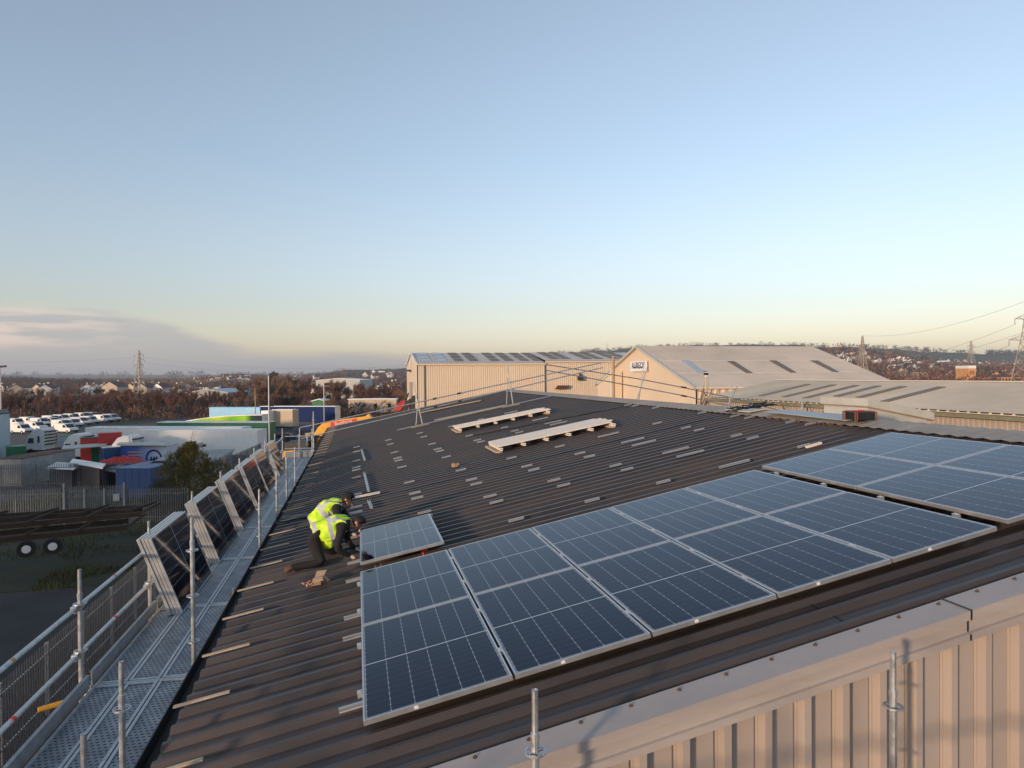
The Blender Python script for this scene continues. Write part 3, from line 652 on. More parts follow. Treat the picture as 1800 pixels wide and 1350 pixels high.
for (ax,ay,bx_,by_,cx_,cy_,dx_,dy_) in ((1133,635,1122,702,1138,645,1119,700),(1289,667,1280,712,1296,679,1281,708)):
    mb=MB(); mb.tube(ony(ax,ay,YG),ony(bx_,by_+6,YG),.022,8); part('raking_post',mb,'galv',ep2,True)
    mb=MB(); mb.tube(ony(cx_,cy_,YG-.1),ony(dx_,dy_+4,YG-.1),.018,8); part('brace',mb,'galvdark',ep2,True)
for q in ((1202,681),(1202,696)):
    c=ony(*q,YG+.1); mb=MB(); mb.bar(c-Vector((.12,0,-.02)),c+Vector((.12,0,-.02)),.07,.07); part('coupler',mb,'dark',ep2,True)
for (a,b,lab) in (((764,738.5),(888,712.5),'long pale timber board lying flat beside the foot of the guard rail'),((740,725),(845,704),'long pale timber board lying beyond the guard rail near the far verge')):
    A=onroof(*a,.07);B=onroof(*b,.07); mb=MB(); mb.bar(A,B,.42 if a[0]==764 else .55,.03); single('timber_board',mb,'timber',lab,'board','timber boards on the far roof')
# ================================================================= GROUND, FIELDS, HILLS
def plane_hit(x,y,P0,n):
    r=ray(x,y); return CC+r*((Vector(P0)-CC).dot(n)/r.dot(n))
mb=MB(); mb.quad((-9000,-9000,0),(9000,-9000,0),(9000,9000,0),(-9000,9000,0)); struct('ground',mb,'ground')
mb=MB(); mb.quad((-60,-60,.012),(60,-60,.012),(60,37.5,.012),(-60,37.2,.012)); struct('yard_tarmac',mb,'tarmac')
mb=MB(); mb.quad((-75,66,.012),(8,66,.012),(24,168,.012),(-75,168,.012)); struct('lorry_yard',mb,'yard')
mb=MB(); mb.quad((-70,37.3,.02),(-2,37.6,.02),(-2,66,.02),(-70,66,.02)); struct('verge',mb,'verge')
def hillmat(name,c1,c2,c3,sc):
    def fn(nt,b,N,L):
        tc=N.new('ShaderNodeTexCoord'); mp=N.new('ShaderNodeMapping'); L.new(tc.outputs['Object'],mp.inputs[0]); 
        n1=N.new('ShaderNodeTexNoise'); n1.inputs['Scale'].default_value=sc; n1.inputs['Detail'].default_value=8; n1.inputs['Roughness'].default_value=.7; L.new(mp.outputs[0],n1.inputs['Vector'])
        cr=N.new('ShaderNodeValToRGB'); L.new(n1.outputs['Fac'],cr.inputs[0]); e=cr.color_ramp.elements; e[0].position=.38; e[0].color=(*c1,1); e[1].position=.62; e[1].color=(*c3,1); q=e.new(.5); q.color=(*c2,1)
        L.new(cr.outputs[0],b.inputs['Base Color']); b.inputs['Roughness'].default_value=.95; b.inputs['Specular IOR Level'].default_value=.1
    return graph(name,fn)
M['hillfar']=hillmat('far_hill_land',(.035,.045,.030),(.07,.085,.045),(.10,.09,.06),.004)
M['hillwood']=hillmat('wooded_hill_land',(.025,.022,.016),(.075,.048,.032),(.11,.07,.045),.012)
M['hillgreen']=hillmat('pasture_hill_land',(.06,.075,.03),(.085,.095,.035),(.10,.085,.05),.003)
def strip(name,rows,mtl,nx=90,nt_=8,rough=.0):
    # rows: (px, y_base, y_crest, d_base, d_crest)
    mb=MB(); xs=[rows[0][0]+(rows[-1][0]-rows[0][0])*i/nx for i in range(nx+1)]; vs=[]
    def ip(x):
        for a,b in zip(rows,rows[1:]):
            if x<=b[0]: t=(x-a[0])/(b[0]-a[0]); t=t*t*(3-2*t); return [a[k]+(b[k]-a[k])*t for k in range(1,5)]
        return rows[-1][1:]
    for x in xs:
        yb,yc,db,dc=ip(x)
        P0=at(x,yb,db); P0.z=-3; vs.append(P0)
        for j in range(nt_+1):
            t=j/nt_; y=yb+(yc-yb)*t; d=db*(dc/db)**t; p=at(x,y,d)
            p.z+=rough*d/1187*noise.noise(Vector((x*.05,t*3,d*.001)))*(1 if j>0 else 0); vs.append(p)
        B=at(x,yc,dc*1.25); B.z=vs[-1][2]*.5; vs.append(B); Cb=at(x,yc,dc*1.6); Cb.z=-5; vs.append(Cb)
    k=nt_+4
    mb.add(vs,[(i*k+j,(i+1)*k+j,(i+1)*k+j+1,i*k+j+1) for i in range(nx) for j in range(k-1)])
    o=struct(name,mb,mtl); 
    for p in o.data.polygons: p.use_smooth=True
    return ip
hA=strip('hill',[(-200,668,659,2500,6500),(60,668,658.5,2500,6500),(150,668,657.5,2500,6500),(300,667,658.5,2500,6500),(420,667,660,2500,6500),(560,666,656,2500,6500),(900,664,652,2500,6500)],'hillfar',rough=1)
hB=strip('hill',[(-200,676,661,800,1700),(20,676,663,800,1700),(100,676,668,800,1700),(180,676,671,800,1600),(330,676,669,800,1600),(370,676,662,800,1700),(400,676,657,800,1900),(440,676,657.5,800,1900),(520,675,662,800,1900),(560,675,656,800,1900),(620,674,650,800,2100),(720,672,648,800,2100),(1100,668,646,800,2100)],'hillwood',rough=2)
hC=strip('hill',[(900,662,634,1300,2600),(1000,660,620,1300,2600),(1060,659,616,1300,2600),(1120,658,612,1300,2600),(1235,657,607,1300,2600),(1380,656,606,1300,2600),(1480,655,611,1300,2400),(1560,655,613,1300,2300),(1640,655,619,1300,2300),(1700,655,621.5,1300,2400),(1800,655,623,1300,2400),(2100,655,628,1300,2400)],'hillgreen',nx=110,rough=2)
hD=strip('hill',[(1380,668,620,620,1250),(1440,668,611,620,1250),(1500,669,613,620,1250),(1560,670,622,620,1250),(1620,671,632,620,1250),(1660,672,645,620,1200),(1720,672,650,620,1100),(2100,672,652,620,1100)],'hillwood',nx=70,rough=2)
# woods too numerous to count: leafless crowns over hills and far fields
def wood(name,n,sampler,mats,size,seed,tri=44,wid=.17):
    random.seed(seed); mb=MB()
    for i in range(n):
        x,y,d=sampler(); p=at(x,y,d); s_=size*random.uniform(.7,1.35); mb.cur=random.choice(range(len(mats))) 
        q=d/500
        for k in range(tri):
            a=random.uniform(0,6.283); r=s_*math.sqrt(random.random())*.9; zz=random.random(); c=p+Vector((math.cos(a)*r*(1-.5*zz),math.sin(a)*r*(1-.5*zz),s_*1.3*zz-.3*s_))
            l=s_*random.uniform(.25,.5); wv=s_*wid*random.uniform(.5,1.2); dr=Vector((math.cos(a)*.6+random.uniform(-.4,.4),math.sin(a)*.6+random.uniform(-.4,.4),random.uniform(.4,1.1))).normalized()*l
            t=Vector((random.uniform(-1,1),random.uniform(-1,1),random.uniform(-.3,.3))).normalized()*wv/2
            mb.add([c-t,c+t,c+dr],[(0,1,2)])
    return tag(link(name,mb.mesh(name,mats)),kind='stuff')
def smp(ip,x0,x1,t0,t1,dens=None):
    def f():
        while True:
            x=random.uniform(x0,x1); t=random.uniform(t0,t1)
            if dens and random.random()>dens(x,t): continue
            yb,yc,db,dc=ip(x); return x,yb+(yc-yb)*t,db*(dc/db)**t
    return f
RD,TN,DK='twig_red','twig_tan','leaf_dark'
wood('wood',700,smp(hB,-60,180,.0,.95),[RD,DK,DK],5,21,26)
wood('wood',700,smp(hB,180,370,.0,.95),[TN,TN,RD,TN],5,22,26)
wood('wood',1100,smp(hB,370,900,.0,.97),[RD,RD,TN,DK],5.5,23,26)
wood('wood',900,smp(hD,1400,1900,.02,1.0),[RD,RD,TN,DK],8,24)
wood('wood',330,smp(hC,900,1500,.8,1.0),[RD,DK],11,25)
wood('wood',200,smp(hC,1500,1900,.0,.30),[RD,TN],11,26)
wood('wood',60,smp(hC,1500,1700,.93,1.0),[RD,DK],12,27)
wood('wood',60,smp(hC,1735,1800,.95,1.0),[DK],12,28)
wood('wood',120,smp(hA,-60,900,.1,1.0),[DK,RD],24,29)
def flat(x0,x1,d0,d1,h0=0):
    def f():
        x=random.uniform(x0,x1); d=math.exp(random.uniform(math.log(d0),math.log(d1))); yh=660.04-.008*(x-900); return x,yh+(10.4-h0)*1187/d,d
    return f
wood('wood',1500,flat(-80,740,430,1100,.0),[RD,RD,TN,DK],4.2,30,30,.2)
wood('wood',700,flat(-80,760,166,230,.2),[RD,RD,TN,DK],2.3,33,34,.12)
wood('wood',500,flat(1380,1900,380,800,.5),[RD,RD,TN],5.5,31,30,.22)
# individual leafless trees
def tree_proto(seed,h,wr,tw,tmat,name,label,dense=620,low=.22):
    random.seed(seed); t=thing(name,label,'tree'); mb=MB(); tips=[]
    def grow(p,d,l,r,lev):
        q=p+d*l; mb.tube(p,q,r,5,r2=r*.65,cap=False); tips.append((p,q,lev))
        if lev>=3: return
        for k in range(random.choice((2,3,3)) if lev else 4):
            nd=(d+Vector((random.uniform(-1,1),random.uniform(-1,1),random.uniform(-.1,.6)))*.62).normalized()
            grow(p.lerp(q,random.uniform(.5,1)) if k else q,nd,l*random.uniform(.55,.8),r*.55,lev+1)
    grow(Vector((0,0,-.2)),Vector((random.uniform(-.08,.08),random.uniform(-.08,.08),1)).normalized(),h*.34,h*.018,0)
    part('trunk',mb,'bark',t); mb=MB(); br=[x for x in tips if x[2]>=1]
    for i in range(dense):
        a,b,lv=random.choice(br); c=a.lerp(b,random.random()); 
        o=Vector((c.x*wr,c.y*wr,0)); dr=(b-a).normalized()*.7+Vector((random.uniform(-1,1),random.uniform(-1,1),random.uniform(-.2,1.2))); dr=dr.normalized()*h*random.uniform(.06,.16); c=c+Vector((random.gauss(0,.02*h),random.gauss(0,.02*h),random.gauss(0,.02*h)))
        t_=dr.cross(Vector((random.uniform(-1,1),random.uniform(-1,1),random.uniform(-1,1)))).normalized()*tw/2
        mb.add([c-t_,c+t_,c+dr],[(0,1,2)])
    part('crown',mb,tmat,t); t['_h']=h; return t
protos=[tree_proto(101,7,1,.09,RD,'bare_tree','x',760),tree_proto(102,7,1,.08,RD,'bare_tree','x',700),tree_proto(103,7,1,.09,TN,'bare_tree','x',650),tree_proto(104,7,1,.10,RD,'bare_tree','x',900),tree_proto(105,7,1,.16,DK,'evergreen_tree','x',900)]
used=[False]*5
random.seed(77)
def put_tree(k,x,d,h,label,group='leafless trees beyond the lorry yard'):
    p=at(x,660,d); p.z=0; s_=h/6.2; rot=random.uniform(0,6.28)
    if not used[k]:
        used[k]=True; t=protos[k]; t.location=p; t.rotation_euler=(0,0,rot); t.scale=(s_*random.uniform(.9,1.2),s_*random.uniform(.9,1.2),s_); t['label']=label; t['group']=group; del t['_h']; return t
    c=copy_tree(protos[k],p,rot,(s_*random.uniform(.85,1.3),s_*random.uniform(.85,1.3),s_),label,group)
    if '_h' in c: del c['_h']
    return c
TL=['red-brown leafless tree in the wood beyond the lorry yard','fine-twigged reddish tree in the wood beyond the lorry yard','tan leafless tree in the wood beyond the lorry yard','bushy dark red leafless tree in the wood beyond the lorry yard','dark evergreen tree in the wood beyond the lorry yard']
for d,n,h in ((176,30,6.2),(186,30,6.6),(200,30,6.6),(220,30,6.4),(245,28,6.2),(280,26,6.0),(320,24,6.0),(370,22,6.0)):
    for i in range(n):
        x=-50+800*(i+random.uniform(.1,.9))/n
        if d<190 and 585<x<705: continue
        k=random.choices(range(5),(4,4,3,3,.8))[0]; hh=h*random.uniform(.8,1.15)
        if 430<x<545 and d>215: hh*=1.55; k=2 if random.random()<.6 else k
        if 545<x<720 and d>215: hh*=1.2
        put_tree(k,x,d+random.uniform(-6,6),hh,TL[k])
for x,d,h in ((462,240,13),(480,236,13.8),(497,244,13.5),(515,250,13),(533,246,11.5),(425,260,10.5),(598,300,10.5),(585,310,11)):
    put_tree(2,x,d,h,'tall tan poplar-like leafless tree rising above the rest of the wood','tall trees in the wood')
for i in range(26):
    x=1395+random.uniform(0,420); put_tree(random.choice((0,1,3)),x,random.uniform(300,380),random.uniform(6.5,8.5),'red-brown leafless tree behind the long low shed on the right','leafless trees behind the low shed')
put_tree(2,1286,48,10.6,'slim orange lit leafless tree beside the corrugated wall','trees between the sheds')
put_tree(1,1400,24,9.6,'thin dark leafless sapling in front of the low shed wall','trees between the sheds')
put_tree(2,1300,50,8.6,'bushy orange leafed shrub below the slim tree by the corrugated wall','trees between the sheds')
# unseen trees added left and behind as shadow casters for the yards
random.seed(5)
for i in range(34):
    f_=i/33; 
    if f_<.5: px_,py_=-80+f_*2*18,66-f_*2*62
    else: px_,py_=-62+(f_-.5)*2*22,4-(f_-.5)*2*52
    c=copy_tree(protos[4],Vector((px_+random.uniform(-2,2),py_+random.uniform(-2,2),0)),random.uniform(0,6),(2.1,2.1,random.uniform(1.72,1.9) if f_>.45 else random.uniform(2.3,2.6)),'tall dark evergreen tree in the belt left of the yards','evergreen belt left of the yards')
    if '_h' in c: del c['_h']
# ================================================================= HOUSES
def house_mesh(w_,l,h,roof_,mats):
    mb=MB(); mb.cur=0; mb.prism([(-w_/2,-l/2,0),(w_/2,-l/2,0),(w_/2,-l/2,h),(0,-l/2,h+roof_),(-w_/2,-l/2,h)],(0,l,0)); mb.cur=1
    for s_ in (-1,1): mb.hexa([(s_*(w_/2+.3),-l/2-.2,h-.15),(0,-l/2-.2,h+roof_+.05),(0,l/2+.2,h+roof_+.05),(s_*(w_/2+.3),l/2+.2,h-.15),(s_*(w_/2+.3),-l/2-.2,h+.05),(0,-l/2-.2,h+roof_+.25),(0,l/2+.2,h+roof_+.25),(s_*(w_/2+.3),l/2+.2,h+.05)])
    mb.cur=0; mb.box(-.4,l/4,h+roof_-.2,.4,l/4+.8,h+roof_+1.0)
    return mb.mesh('house',mats)
HM=[house_mesh(8,9,4.8,2.6,['white','tile']),house_mesh(8,12,4.8,2.6,['tanwall','tile']),house_mesh(7,16,4.6,2.2,['white','tile']),house_mesh(8,10,4.4,2.6,['brick','tile'])]
random.seed(9)
def put_house(k,p,rot,label,group,s_=1):
    o=link('house',HM[k]); o.location=p; o.rotation_euler=(0,0,rot); o.scale=(s_,)*3; tag(o,label,'house',group)
for i in range(26):
    x=random.uniform(8,350) if i<16 else random.uniform(350,700); p=at(x,660,random.uniform(430,560)); p.z=-.5
    put_house(random.choice((0,1,2)),p,random.uniform(0,3),'small pale house with dark roof among the trees beyond the lorry yard','houses beyond the lorry yard')
p=at(202,660,420); p.z=0; put_house(1,p,-.15,'larger tan gabled house left of the near pylon','houses beyond the lorry yard',1.15)
for i in range(24):
    x=random.choice((random.uniform(385,440),random.uniform(330,390),random.uniform(520,560),random.uniform(640,690))); x_,y_,d_=smp(hB,x,x+.1,.3,.8)(); p=at(x_,y_,d_); p.z-=1
    put_house(random.choice((0,2)),p,random.uniform(0,3),'tiny white house on the distant wooded rise left of the sheds','houses on the left rise',1.15)
for i in range(60):
    x=random.uniform(1610,1800); x_,y_,d_=smp(hC,x,x+.1,.15,.48)(); p=at(x_,y_,d_); p.z-=1
    put_house(random.choice((0,0,2,1)),p,random.uniform(-.6,.6),'tiny white house in the hillside town at the right','hillside town houses',1.7)
for i in range(34):
    x=random.uniform(1450,1640); x_,y_,d_=smp(hD,x,x+.1,.45,.85)(); p=at(x_,y_,d_); p.z+=1
    put_house(random.choice((0,2,1)),p,random.uniform(-.6,.6),'small pale house among trees on the nearer right slope','houses on the right slope',1.05)
for i in range(16):
    x=random.uniform(1560,1800); x_,y_,d_=smp(hD,x,x+.1,.05,.3)(); p=at(x_,y_,d_); p.z+=1
    put_house(random.choice((1,3)),p,random.uniform(-.6,.6),'low reddish building at the foot of the right slope','buildings below the right slope',1.2)
# brick tower and long building at the right
d_=420; bt=at(1705,660,d_); bt.z=0; q=d_/1187
tw=thing('brick_building','long orange brick building with a square tower, sunlit at the far right','building',bt,rz_=-YAW)
zt=(654-648)*q+10.4
mb=MB(); mb.box(-6.5*q,-2,0,6.5*q,10,zt); part('tower',mb,'brick',tw); mb=MB(); mb.box(-6.5*q-.1,-2.1,zt,6.5*q+.1,10.1,zt+5*q); part('tower_cap',mb,'white',tw)
zt2=10.4+(653.5-666)*q
mb=MB(); mb.box(7*q,0,0,92*q,12,zt2+1); part('wall',mb,'brick',tw); mb=MB(); mb.prism([(7*q,-.5,zt2+1.),(7*q,12.5,zt2+1.),(7*q,6,zt2+2.4)],(85*q,0,0)); part('roof',mb,'tile',tw)
for k in range(14):
    mb=MB(); x=(12+k*5.6)*q; mb.box(x,-.08,zt2-2.2,x+1.1,-.02,zt2+.1); part('window',mb,'glass',tw)
for k in range(3):
    mb=MB(); mb.box(-4.2*q+k*3.2*q,-2.08,zt-4,-3*q+k*3.2*q,-2.02,zt-1.5); part('window',mb,'glass',tw)
# ================================================================= BIG SHEDS
def ribbedwall(mb,a,b,z0,z1,pitch,dep,nrm,n_=None):
    a=Vector(a);b=Vector(b);L_=(b-a).length;u=(b-a)/L_; n=int(L_/pitch); vs=[]; pts=[]
    for i in range(n+1):
        for t,d in ((0,0),(.45,0),(.55,1),(.9,1)): 
            s_=min(L_,(i+t)*pitch); pts.append(a+u*s_+nrm*dep*d)
    for p in pts:
        zt_=z1(p) if callable(z1) else z1; vs+=[(p.x,p.y,z0),(p.x,p.y,zt_)]
    mb.add(vs,[(2*i,2*i+1,2*i+3,2*i+2) for i in range(len(pts)-1)])
def slab(mb,a,b,c,d,t): # roof slab from four corners
    up=Vector((0,0,t)); v=[Vector(x) for x in (a,b,c,d)]; mb.hexa(v+[x+up for x in v])
# shed A
AX0,AX1,AY0,AY1,AE,AR=11.,78.,127.2,153.7,12.5,15.15; AYM=(AY0+AY1)/2
A_=thing('shed','long cream ribbed metal shed with brown rooflights, standing behind the brown roof','shed',(AX0,AY0,0))
xm=onx(959,640,1).x; xs_=ony(959,640,AY0).x
for a,b,e in ((AX0,xs_,AE),(xs_+.05,AX1,AE+.42)):
    mb=MB(); ribbedwall(mb,(a,AY0,0),(b,AY0,0),0,e,.42,.05,Vector((0,-1,0))); part('long_wall',mb,'wall',A_,True)
    mb=MB(); mb.box(a-.1,AY0-.35,e-.05,b,AY0+.05,e+.28); part('eaves_gutter',mb,'wall',A_,True)
    mb=MB(); vs=[]; n=int((b-a)/.5)
    for i in range(n*2+1):
        x=a+(b-a)*i/(n*2); h=.05*(i%2); vs+=[(x,AY0-.3,e+.3+h),(x,AYM,AR+h+(e-AE)*.3)]
    mb.add(vs,[(2*i,2*i+1,2*i+3,2*i+2) for i in range(n*2)]); slab(mb,(a,AYM,AR-.2),(b,AYM,AR-.2),(b,AY1,AE),(a,AY1,AE),.12); part('roof',mb,'shedgrey',A_,True)
mb=MB(); mb.prism([(AX0,AY0,0),(AX0,AY1,0),(AX0,AY1,AE),(AX0,AYM,AR),(AX0,AY0,AE)],(.2,0,0)); part('gable_wall',mb,'wall',A_,True)
mb=MB(); mb.bar((AX0-.1,AY0-.2,AE+.25),(AX0-.1,AYM,AR+.12),.3,.3); mb.bar((AX0-.1,AYM,AR+.12),(AX0-.1,AY1,AE+.25),.3,.3); part('verge_trim',mb,'white',A_,True)
nA=Vector((0,-(AR-AE),(AYM-AY0))).normalized(); 
P0A=Vector((AX0,AY0-.3,AE+.42))
for i,xx in enumerate((747.7,775.8,805,831,868,893,920,943,972.6,993,1030,1050,1078,1098)):
    for k in range(3):
        tY=(.16,.46,.76)[k]; y=AY0+(AYM-AY0)*tY
        xw=plane_hit(xx,631,P0A,nA).x; x0=xw-.9; dz=(AR-AE)*(.20)
        e_=0 if x0<xs_ else .42; zz=lambda Y,e_=e_: (AE+e_+.36)+(AR+e_*.3-AE-e_-.24)*(Y-AY0+.3)/(AYM-AY0+.3)
        if k==0 and i>3 and i%2==0: pass
        mb=MB(); mb.hexa([(x0,y,zz(y)),(x0+1.8,y,zz(y)),(x0+1.8,y+2.9,zz(y+2.9)),(x0,y+2.9,zz(y+2.9))]+[(x0,y,zz(y)+.04),(x0+1.8,y,zz(y)+.04),(x0+1.8,y+2.9,zz(y+2.9)+.04),(x0,y+2.9,zz(y+2.9)+.04)])
        part('rooflight',mb,'lightstripb' if i<2 else 'lightstrip',A_,True)
for xx in (747,959):
    xw=ony(xx,680,AY0-.2).x; mb=MB(); mb.tube((xw,AY0-.12,0),(xw,AY0-.12,AE),.10,8); part('downpipe',mb,'dark',A_,True)
p=ony(1020,664,AY0-.5); mb=MB(); mb.box(p.x-.5,p.y-.3,p.z-.5,p.x+.5,p.y+.3,p.z+.4); mb.box(p.x-.1,p.y-.1,p.z+.4,p.x+.1,p.y+.4,p.z+.9); part('floodlight',mb,'dark',A_,True)
p=ony(987,681,AY0-.3); mb=MB(); mb.prism([(p.x-1.4,p.y-.5,p.z-.3),(p.x+1,p.y-.5,p.z-.3),(p.x+1.5,p.y-.5,p.z+.4),(p.x-.8,p.y-.5,p.z+.4)],(0,.5,0)); part('vent_cowl',mb,'rust',A_,True)
for (x,y,s_,m_) in ((718,636,1.4,'blue'),):
    p=onx(721,639,AX0-.1); mb=MB(); mb.box(p.x-.05,p.y-.9,p.z-.7,p.x+.02,p.y+.9,p.z+.7); part('sign',mb,'white',A_,True)
    p=onx(721,652,AX0-.1); mb=MB(); mb.box(p.x-.6,p.y-2.2,p.z-.1,p.x,p.y+2.2,p.z+.25); part('canopy',mb,'dark',A_,True)
    p=onx(722,680,AX0-.1); mb=MB(); mb.box(p.x-.08,p.y-3.2,0,p.x-.01,p.y+3.2,p.z+1); part('roller_door',mb,'cream',A_,True)
# shed B with the sign board
BX0,BYe,BZe=39.1,73.05,8.78; BYm,BZr=89.7,14.25; BYf=2*BYm-BYe; BX1=plane_hit(1425,610,(0,BYm,0),Vector((0,1,0))).x
B_=thing('shed','tall pale gabled warehouse with a white sign board, right of the long cream shed','shed',(BX0,BYe,0))
mb=MB(); mb.prism([(BX0,BYe,0),(BX0,BYf,0),(BX0,BYf,BZe),(BX0,BYm,BZr),(BX0,BYe,BZe)],(.2,0,0)); part('gable_wall',mb,'wall',B_,True)
mb=MB(); ribbedwall(mb,(BX0,BYe,0),(BX1,BYe,0),0,BZe-.1,1.0,.18,Vector((0,-1,0))); part('long_wall',mb,'wall',B_,True)
mb=MB(); slab(mb,(BX0-.3,BYe-.5,BZe-.15),(BX1+.3,BYe-.5,BZe-.15),(BX1+.3,BYm,BZr),(BX0-.3,BYm,BZr),.2); slab(mb,(BX0-.3,BYm,BZr),(BX1+.3,BYm,BZr),(BX1+.3,BYf+.5,BZe-.15),(BX0-.3,BYf+.5,BZe-.15),.2); part('roof',mb,'shedroof',B_,True)
mb=MB(); mb.bar((BX0-.4,BYe-.5,BZe+.0),(BX0-.4,BYm,BZr+.12),.2,.3); mb.bar((BX0-.4,BYm,BZr+.12),(BX0-.4,BYf+.5,BZe+.0),.2,.3); part('verge_trim',mb,'boxgrey',B_,True)
mb=MB(); mb.box(BX1,BYe+.3,0,BX1+.2,BYf-.3,BZe-.3); part('end_wall',mb,'wall',B_,True)
nB=Vector((0,-(BZr-BZe+.15),(BYm-BYe+.5))).normalized(); PB=Vector((0,BYe-.5,BZe+.06))
for q4 in ([(1197,634),(1211,634),(1240,656),(1227,656)],[(1278,635),(1290,635),(1323,656),(1312,656)],[(1352,634),(1364,634),(1400,655),(1389,655)],[(1424,634),(1437,634),(1475,654),(1464,654)]):
    P4=[plane_hit(x,y,PB,nB) for x,y in q4]; mb=MB(); mb.hexa(P4+[v+nB*.05 for v in P4]); part('rooflight',mb,'lightstrip' if q4[0][0]>1200 else 'lightstripb',B_,True)
for yy_ in (634,656):   # sheet laps across the slope
    a=plane_hit(1150,yy_,PB,nB); zz=a.z; mb=MB(); mb.box(BX0,a.y-.03,zz-.02,BX1,a.y+.03,zz+.045); part('sheet_lap',mb,'shedgrey',B_,True)
X_=BX0-.35
c1=onx(1108.5,635,X_); c2=onx(1137,653,X_)
c1.y,c2.y=max(c1.y,c2.y),min(c1.y,c2.y); zt_,zb_=onx(1122,635,X_).z,onx(1122,653,X_).z
mb=MB(); mb.box(X_-.08,c2.y,zb_,X_+.08,c1.y,zt_); sb=part('sign_board',mb,'white',B_,True,label='white sign board reading AUREOS')
text_part('lettering','AUREOS',1.3,'navy',B_,Vector((X_-.10,(c1.y+c2.y)/2,(zt_*.55+zb_*.45)))-Vector(B_.location),(math.pi/2,0,-math.pi/2),.01,sx=(c1.y-c2.y)/6.3)
mb=MB(); mb.box(X_-.10,c2.y+1,zb_+.55,X_-.08,c1.y-1,zb_+.68); part('sign_rule',mb,'navy',B_,True)
# annexe left of B
an=onx(1052,668,37.5); 
AN=thing('annexe','small pale lean-to with a shallow gable, at the left foot of the tall warehouse','shed',(34,95,0))
ya_,yb_=onx(1052,675,37.6),onx(1079,652,37.6)
mb=MB(); mb.prism([(37.6,ya_.y,0),(37.6,yb_.y,0),(37.6,yb_.y,yb_.z),(37.6,ya_.y,ya_.z)],(1.3,0,0)); part('wall',mb,'wall',AN,True)
mb=MB(); mb.bar((37.5,ya_.y+.2,ya_.z-.05),(37.5,yb_.y,yb_.z+.08),.3,.16); part('verge_trim',mb,'white',AN,True)
# shed C, long low
CX0,CXr,CZe,CZr,CYa,CYb=22.,26.9,8.92,9.9,-6.,39.2
C_=thing('shed','long low shed with a pale green-tan roof and slanting brown rooflights at the right','shed',(CX0,CYa,0))
mb=MB(); ribbedwall(mb,(CX0,CYa,0),(CX0,CYb,0),0,CZe-.12,.22,.03,Vector((-1,0,0))); mb.prism([(CX0,CYb,0),(2*CXr-CX0,CYb,0),(2*CXr-CX0,CYb,CZe),(CXr,CYb,CZr-.05),(CX0,CYb,CZe-.1)],(0,.15,0)); part('wall',mb,'cream',C_,True)
mb=MB(); slab(mb,(CX0-.2,CYa,CZe-.04),(CXr,CYa,CZr),(CXr,CYb+.2,CZr),(CX0-.2,CYb+.2,CZe-.04),.06); slab(mb,(CXr,CYa,CZr),(2*CXr-CX0,CYa,CZe),(2*CXr-CX0,CYb+.2,CZe),(CXr,CYb+.2,CZr),.06); part('roof',mb,'shedroof2',C_,True)
mb=MB(); mb.bar((CXr,CYa,CZr+.08),(CXr,CYb+.2,CZr+.08),.25,.05); part('ridge_cap',mb,'shedgrey',C_,True)
mb=MB(); mb.box(CX0-.36,CYa,CZe-.2,CX0-.2,CYb+.2,CZe-.06); part('gutter',mb,mat('olive_gutter',(.20,.19,.12),.6),C_,True)
mb=MB()
y=CYa
while y<CYb: mb.box(CX0-.225,y,CZe-.01,CX0-.15,y+.30,CZe+.035); y+=.44
part('rib_ends',mb,'dark',C_,True)['kind']='stuff'
nC=Vector((-(CZr-CZe+.04),0,(CXr-CX0+.2))).normalized(); PC=Vector((CX0-.2,0,CZe+.025))
for a,b in (((1337,696),(1432,676)),((1378,698),(1482,677)),((1415,700),(1518,678)),((1470,697),(1563,679)),((1510,699),(1607,680)),((1555,706),(1680,681))):
    A=plane_hit(*a,PC,nC); B=plane_hit(*b,PC,nC); B.y=A.y; B.z=A.z+(B.x-A.x)*(CZr-CZe+.04)/(CXr-CX0+.2)
    mb=MB(); w2=Vector((0,.24,0)); mb.hexa([A-w2,B-w2,B+w2,A+w2]+[v+nC*.03 for v in (A-w2,B-w2,B+w2,A+w2)]); part('rooflight',mb,'lightstrip',C_,True)
mb=MB(); p=onx(1410,705,CX0-.7); mb.tube((p.x,p.y,0),(p.x,p.y,p.z+.1),.05,8); single('galvanised_post',mb,'galv','pale thin post standing before the low shed wall, left of the roof vent','post')
# far grey shed and white cabin
def simple_shed(name,label,xl,xr,ytop,yrid,d,dep,mw,mr,zb=0,extra=None,cat='shed'):
    q=d/1187; c=at((xl+xr)/2,660,d); c.z=0; t=thing(name,label,cat,c,rz_=-YAW); w2=(xr-xl)*q/2; yh=660.04-.008*((xl+xr)/2-900); z=10.4-(ytop-yh)*q; zr=10.4-(yrid-yh)*q
    mb=MB(); mb.prism([(-w2,0,zb),(w2,0,zb),(w2,0,z),(0,0,zr),(-w2,0,z)],(0,dep,0)); part('wall',mb,mw,t)
    mb=MB(); slab(mb,(-w2-.2,-.2,z),(0,-.2,zr),(0,dep,zr),(-w2-.2,dep,z),.25); slab(mb,(0,-.2,zr),(w2+.2,-.2,z),(w2+.2,dep,z),(0,dep,zr),.25); part('roof',mb,mr,t); return t,q,z,w2
t,q,z,w2=simple_shed('shed','grey-tan shed with a shallow pitched white edged roof, far beyond the lorries',555,632,669,665.5,330,30,'boxgrey','white')
mb=MB(); mb.box(-3,-.12,z-1.9,3,-.02,z-1.3); part('window_strip',mb,'dark',t)
t,q,z,w2=simple_shed('site_cabin','long cream site cabin with three small dark windows, beyond the far roof edge',612,696,702.5,702,186,3.5,'tanwall','white',.5,cat='cabin')
for xx in (639,659.5,684): mb=MB(); x=(xx-654)*q; mb.box(x-.4,-.08,z-2.1,x+.4,-.02,z-1.1); part('window',mb,'glass',t)
